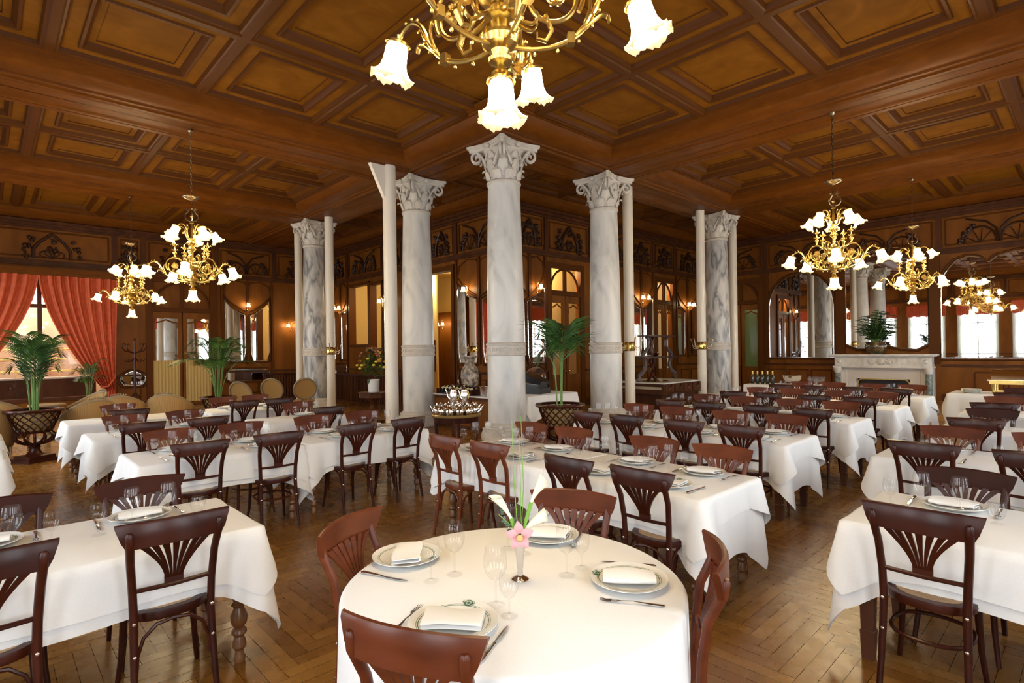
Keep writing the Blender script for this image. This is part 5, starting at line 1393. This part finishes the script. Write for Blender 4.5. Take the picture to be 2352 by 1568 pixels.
m.add([(-.26, -.98, 0), (-.10, -.70, 0), (-.10, -.70, .66), (-.26, -.98, .90), (-.26, .98, .90), (-.10, .70, .66), (-.10, .70, 0), (-.26, .98, 0)], [(0, 1, 2, 3), (3, 2, 5, 4), (4, 5, 6, 7)])
obj('surround', m, mat('pale_stone', (.74, .68, .63), .4), t)
m = MB(); m.tube([(-.13, -.68, 0), (-.13, -.68, .52), (-.13, -.60, .60), (-.13, .60, .60), (-.13, .68, .52), (-.13, .68, 0)], .035, 8); obj('brass_frame', m, BRASS, t)
m = MB(); m.box((-.05, 0, .32), (.06, 1.4, .64)); obj('firebox', m, BLACKM, t)
p_ = MB(); p_.lathe([(.001, 0), (.16, 0), (.17, .02), (.26, .12), (.30, .22), (.28, .31), (.26, .34), (.29, .37), (.28, .38), (.24, .34)], 28, c=(0, 0, 0))
o = obj('glazed_planter', p_, noisy(mat('majolica_glaze', (.08, .06, .04), .18, coat=.5), 7, [(.35, (.02, .04, .03)), (.55, (.12, .07, .03)), (.7, (.30, .22, .12))]), loc=(12.92, -3.05, 1.39)); tag(o, 'dark glazed planter in the middle of the mantelpiece', 'planter')
t = thing('leafy_plant', 'bushy green plant in the glazed planter on the mantelpiece', 'plant', (12.92, -3.05, 1.70))
q = random.Random(9)
for k in range(34):
    a = q.uniform(0, 2 * PI); h = q.uniform(.35, 1.05); sp_ = q.uniform(.1, .70) * (1.25 - h * .7); sx = .55 if math.cos(a) > 0 else 1
    st = MB(); tip = Vector((sp_ * math.cos(a) * (.4 if math.cos(a) > 0 else 1), sp_ * math.sin(a) * 1.15, h)); st.tube([(0, 0, 0), tuple(tip * .5 + Vector((0, 0, h * .12))), tuple(tip)], .007, 4); o = obj('plant_stem', st, LEAFS, t)
    lf = MB()
    for i in range(13):
        w = .3 + .7 * i / 12; c = tip * w + Vector((0, 0, .12 * h * 4 * w * (1 - w) * .5)); b = a + i * 2.4; d = Vector((math.cos(b), math.sin(b), .25)).normalized(); L_ = q.uniform(.17, .28)
        if (c + d * L_).x > .24: d.x = -abs(d.x) * .3
        sd = d.cross(Vector((0, 0, 1))).normalized() * .034
        lf.add([c, c + d * L_ * .4 + sd, c + d * L_ - Vector((0, 0, .05)), c + d * L_ * .4 - sd], [(0, 1, 2, 3)])
    obj('leaves', lf, LEAF, o, smooth=0)

# ---------------------------------------------------------------- the lounge corner at the left
def curtain(sg, lab):
    m = MB(); ph = 1.2 if sg > 0 else 0
    def f(u, v):
        t = 1 - v
        if sg > 0: a, b = -6.14 + 1.50 * max(0, t) ** 1.75, -4.26 - .10 * t
        else: a, b = -6.12 - 1.75 * max(0, t) ** 1.75, -8.2 - .2 * t
        fold = math.sin(u * 2 * PI * 8 + ph + 1.3 * math.sin(u * 9)) * (.06 - .02 * t) + .016 * math.sin(u * 2 * PI * 21 + 2 * math.sin(u * 5))
        s = lerp(b, a, u)
        return (s, 13.02 - .03 * t - fold - .05 * u * t, lerp(.62, 4.12, v))
    m.grid(f, 150, 18)
    t = obj('window_curtain', m, CURT, smooth=80); tag(t, lab, 'curtain')
    if sg > 0:
        r_ = MB(); r_.tube([(-4.75, 12.88, .72), (-4.55, 12.84, .75), (-4.38, 12.9, 1.0), (-4.33, 13.1, 1.25)], .022, 8); obj('tie_back', r_, CURT, t)
        tl = MB()
        def g(u, v): return (lerp(-4.68, -4.34, u) + .05 * (1 - v) * (u - .5), 12.98 - .035 * math.sin(u * 2 * PI * 5), lerp(.05, .66, v))
        tl.grid(g, 40, 5); obj('curtain_tail', tl, CURT, t, smooth=80)
curtain(1, 'terracotta curtain swept right at the lounge window')
curtain(-1, 'terracotta curtain swept left at the lounge window')
m = MB(); m.b2((-8.4, 12.86, 4.10), (-4.2, 13.19, 4.22)); m.b2((-8.4, 12.92, 4.02), (-4.2, 13.1, 4.10)); struct('trim_3', m, WOODB, smooth=0)
t = thing('coat_stand', 'bentwood coat stand in front of the panelled wall left of the doors', 'coat stand', (-4.02, 11.95, 0))
m = MB(); m.tube([(0, 0, .3), (0, 0, 1.2), (0, 0, 2.12)], [.04, .033, .028], 10); m.ball((0, 0, 2.15), .045, 8, 6); obj('pole', m, CHD, t)
for k in range(4):
    a = k * PI / 2 + .4; ca, sa = math.cos(a), math.sin(a)
    m = MB(); m.tube([(r * ca, r * sa, z) for r, z in ((.03, .55), (.12, .45), (.2, .2), (.3, .02))], .016, 7); obj('foot', m, CHD, t)
    m = MB(); m.tube([(r * ca, r * sa, z) for r, z in ((.03, 1.75), (.14, 1.78), (.28, 1.82), (.36, 1.92), (.34, 2.02), (.27, 2.03), (.25, 1.97))], .016, 7); m.tube([(r * ca, r * sa, z) for r, z in ((.03, 1.6), (.12, 1.5), (.24, 1.5), (.30, 1.56))], .013, 7); obj('hook', m, CHD, t)
def build_bergere():
    t = empty('tub_armchair')
    def back(th): return .40 + .02 * math.cos(th)
    A0, A1 = math.radians(-205), math.radians(25)
    def H(u): return .62 + .30 * math.sin(PI * u) ** 1.6
    m = MB(); n = 33
    def shell(k):
        def f(u, v):
            a = lerp(A0, A1, u); r = .38 + .035 * v
            if k: r -= .075
            return (r * math.cos(a) * 1.0, r * math.sin(a) * .95 + .02, lerp(.30, H(u) - .015, v))
        return f
    m.grid(shell(0), n, 8); m.grid(shell(1), n, 8)
    def top(u, v):
        a = lerp(A0, A1, u); r = .415 - .075 * v; return (r * math.cos(a), r * math.sin(a) * .95 + .02, H(u) - .015)
    m.grid(top, n, 2)
    obj('upholstered_back', m, STRIPE, t, uv=lambda co: (math.atan2(co.y, co.x) * 1.0, co.z))
    m = MB(); m.tube([((.385) * math.cos(lerp(A0, A1, i / 32)), .385 * math.sin(lerp(A0, A1, i / 32)) * .95 + .02, H(i / 32)) for i in range(33)], .028, 8)
    q = random.Random(1)
    for k in range(7): m.ball((.39 * math.cos(-PI / 2 + (k - 3) * .10), .39 * math.sin(-PI / 2 + (k - 3) * .10) * .95 + .02, .95 + .02 * (3 - abs(k - 3)) / 3), .018, 7, 5)
    obj('carved_rail', m, GREYWOOD, t)
    m = MB(); m.lathe([(.001, .47), (.24, .47), (.31, .44), (.33, .40), (.33, .33), (.001, .33)], 24, (0, .06, 0)); obj('seat_cushion', m, STRIPE, t, uv=lambda co: (co.x * 3, co.y))
    m = MB(); m.lathe([(.345, .24), (.36, .26), (.36, .32), (.34, .335)], 28, (0, .05, 0)); obj('seat_rail', m, GREYWOOD, t)
    for x, y in ((-.25, .27), (.25, .27), (-.24, -.22), (.24, -.22)):
        m = MB(); m.lathe([(.028, .26), (.032, .22), (.018, .20), (.024, .17), (.013, .02), (.016, 0)], 10, (x, y, 0)); obj('leg', m, GREYWOOD, t)
    return t
for x, y, a, lab in ((-5.95, 4.35, .25, 'gold-striped tub armchair nearest the left tables, back to the camera'), (-5.35, 5.05, -.35, 'gold-striped tub armchair behind the nearest one, back to the camera'), (-5.75, 6.75, 1.9, 'gold-striped tub armchair farthest back beside the red curtain'),
                     (-4.62, 4.75, -.5, 'large gold-striped tub armchair in front of the double doors'), (-7.05, 5.6, -.5, 'gold-striped tub armchair behind the left urn, farther one'), (-7.30, 4.35, -.2, 'gold-striped tub armchair at the left picture edge')):
    place('bergere', build_bergere, (x, y, 0), a, lab, 'armchair', 'gold-striped tub armchairs')
def build_oval():
    t = empty('oval_back_chair')
    m = MB(); pts = [(.27 * math.cos(2 * PI * i / 28), -.24 - .10 * math.sin(2 * PI * i / 28), .76 + .27 * math.sin(2 * PI * i / 28)) for i in range(28)]; m.tube(pts, .026, 8, closed=True); obj('oval_frame', m, GREYWOOD, t)
    m = MB(); m.add([(x * .94, y, .76 + (z - .76) * .94) for x, y, z in pts] + [(0, -.20, .76)], [(i, (i + 1) % 28, 28) for i in range(28)]); obj('back_pad', m, mat('gold_plush', (.42, .24, .07), .8), t)
    m = MB(); m.lathe([(.001, .48), (.22, .48), (.27, .45), (.275, .38), (.001, .38)], 24); obj('seat', m, STRIPE, t, uv=lambda co: (co.x * 3, co.y))
    m = MB()
    for s in (-1, 1): m.tube([(s * .10, -.22, .40), (s * .09, -.24, .52)], .022, 8)
    m.lathe([(.26, .33), (.28, .35), (.28, .38)], 24); obj('seat_rail', m, GREYWOOD, t)
    for x, y in ((-.19, .19), (.19, .19), (-.18, -.18), (.18, -.18)):
        m = MB(); m.lathe([(.026, .36), (.018, .30), (.012, 0)], 10, (x, y, 0)); obj('leg', m, GREYWOOD, t)
    return t
for x, y, a, lab in ((-2.75, 6.1, -.9, 'oval-backed chair right of the palm behind the left tables'), (-1.75, 7.0, -.7, 'oval-backed chair, taller looking, left of the veined column'), (-1.25, 6.4, -.3, 'oval-backed chair half hidden by the cream pipe')):
    place('oval', build_oval, (x, y, 0), a, lab, 'chair', 'oval-backed lounge chairs')
t = thing('side_table', 'small round lounge table between the striped armchairs', 'table', (-6.35, 6.9, 0))
m = MB(); m.lathe([(.001, .68), (.30, .68), (.31, .70), (.30, .72), (.001, .72)], 28); obj('tabletop', m, GREYWOOD, t)
m = MB(); m.lathe([(.22, 0), (.20, .04), (.05, .10), (.04, .60), (.10, .68)], 16); obj('pedestal', m, GREYWOOD, t)
# flower arrangement on an octagonal table
t = thing('octagonal_table', 'dark octagonal pedestal table holding a large flower arrangement', 'table', (-.50, 4.15, 0))
m = MB(); m.lathe([(.001, .60), (.36, .60), (.36, .70), (.38, .705), (.38, .725), (.001, .725)], 8); obj('tabletop', m, WOODD, t, smooth=0)
m = MB(); m.lathe([(.26, 0), (.26, .06), (.10, .12), (.08, .2), (.13, .32), (.07, .42), (.10, .5), (.2, .60)], 16); obj('pedestal', m, WOODD, t)
v = MB(); v.lathe([(.001, 0), (.12, 0), (.13, .02), (.14, .28), (.145, .30), (.13, .30), (.12, .05)], 24); o = obj('flower_vase', v, VASEW, loc=(-.50, 4.15, .725)); tag(o, 'white cylinder vase on the octagonal table', 'vase')
t = thing('flower_arrangement', 'large arrangement of bronze and yellow flowers in the white vase', 'flowers', (-.50, 4.15, 1.02))
q = random.Random(6); FM = {'bronze_blossom': mat('bronze_blossom', (.32, .12, .05), .6), 'yellow_blossom': mat('yellow_blossom', (.80, .60, .05), .5)}
lf = MB()
for k in range(330):
    a = q.uniform(0, 2 * PI); e = q.uniform(-.45, 1.4); r = q.uniform(.12, .42); c = Vector((r * math.cos(a) * math.cos(e), r * math.sin(a) * math.cos(e), .25 + r * 1.25 * math.sin(e))); d = Vector((q.uniform(-1, 1), q.uniform(-1, 1), q.uniform(-.6, .6))).normalized(); s_ = d.cross(Vector((.3, .2, 1))).normalized() * .022
    lf.add([c, c + d * .06 + s_, c + d * .14, c + d * .06 - s_], [(0, 1, 2, 3)])
obj('foliage', lf, LEAF, t, smooth=0)
for k in range(44):
    a = q.uniform(0, 2 * PI); e = q.uniform(.0, 1.5); r = .40; nm = 'bronze_blossom' if e > .55 else 'yellow_blossom'
    m = MB(); m.ball((r * math.cos(a) * math.cos(e), r * math.sin(a) * math.cos(e), .28 + r * 1.2 * math.sin(e)), .042, 7, 5, sz=.7); obj(nm, m, FM[nm], t)
# balustrade round the stair behind the veined column
t = thing('balustrade', 'dark fluted stair balustrade behind the left columns', 'balustrade', (1.6, 9.0, 0))
m = MB(); m.b2((-.06, -3.9, .90), (.06, 3.6, .96)); m.b2((-1.7, 3.54, .90), (0, 3.66, .96)); obj('handrail', m, CHD, t, smooth=0)
m = MB()
m.b2((-.05, -3.9, 0), (.05, 3.6, .06)); m.b2((-1.7, 3.55, 0), (0, 3.65, .06))
for k in range(74): m.b2((-.02, -3.85 + .1 * k, .06), (.02, -3.79 + .1 * k, .90))
for k in range(17): m.b2((-1.66 + .1 * k, 3.58, .06), (-1.60 + .1 * k, 3.62, .90))
m.b2((.022, -3.9, .06), (.03, 3.6, .9)); m.b2((-1.7, 3.622, .06), (0, 3.63, .9))
obj('slatted_panel', m, WOODD, t, smooth=0)

# conservatory furniture glimpsed through the window
t = thing('display_counter', 'brass-railed glass display counter beyond the lounge window', 'counter', (-6.1, 14.4, 0))
m = MB(); m.box((0, 0, .5), (2.8, .5, 1.0)); obj('counter_body', m, WOODD, t); m = MB(); m.box((0, 0, 1.02), (2.9, .6, .05)); obj('counter_top', m, WHITEM, t)
m = MB()
for z in (1.25, 1.6, 1.9): m.tube([(-1.4, -.2, z), (1.4, -.2, z)], .02, 8)
for x in (-1.4, -.5, .5, 1.4): m.tube([(x, -.2, 1.0), (x, -.2, 1.95)], .02, 8)
obj('brass_rail', m, BRASS, t)
for k, x in enumerate((-6.9, -6.0, -5.3)):
    m = MB(); m.ball((0, 0, 0), .16, 14, 8); o = obj('light_globe', m, emis('lounge_globe_%d' % k, (1, .72, .42), 9), loc=(x, 15.0 - .3 * k, 3.2 + .15 * k)); tag(o, ['left', 'middle', 'right'][k] + ' glowing globe lamp beyond the lounge window', 'lamp', 'globe lamps beyond the window')
    c = MB(); c.cyl((0, 0, .15), (0, 0, 1.1), .01, 6); obj('rod', c, BRASSD, o)
palm(-5.1, 12.2, .45, 1.25, .7, 10, 'palm in shadow at the foot of the lounge window', 21)
m = MB(); m.lathe([(.001, 0), (.18, 0), (.24, .42), (.26, .45), (.22, .44)], 24); o = obj('plant_tub', m, WOODD, loc=(-5.1, 12.2, 0)); tag(o, 'dark plant tub below the lounge window', 'planter')
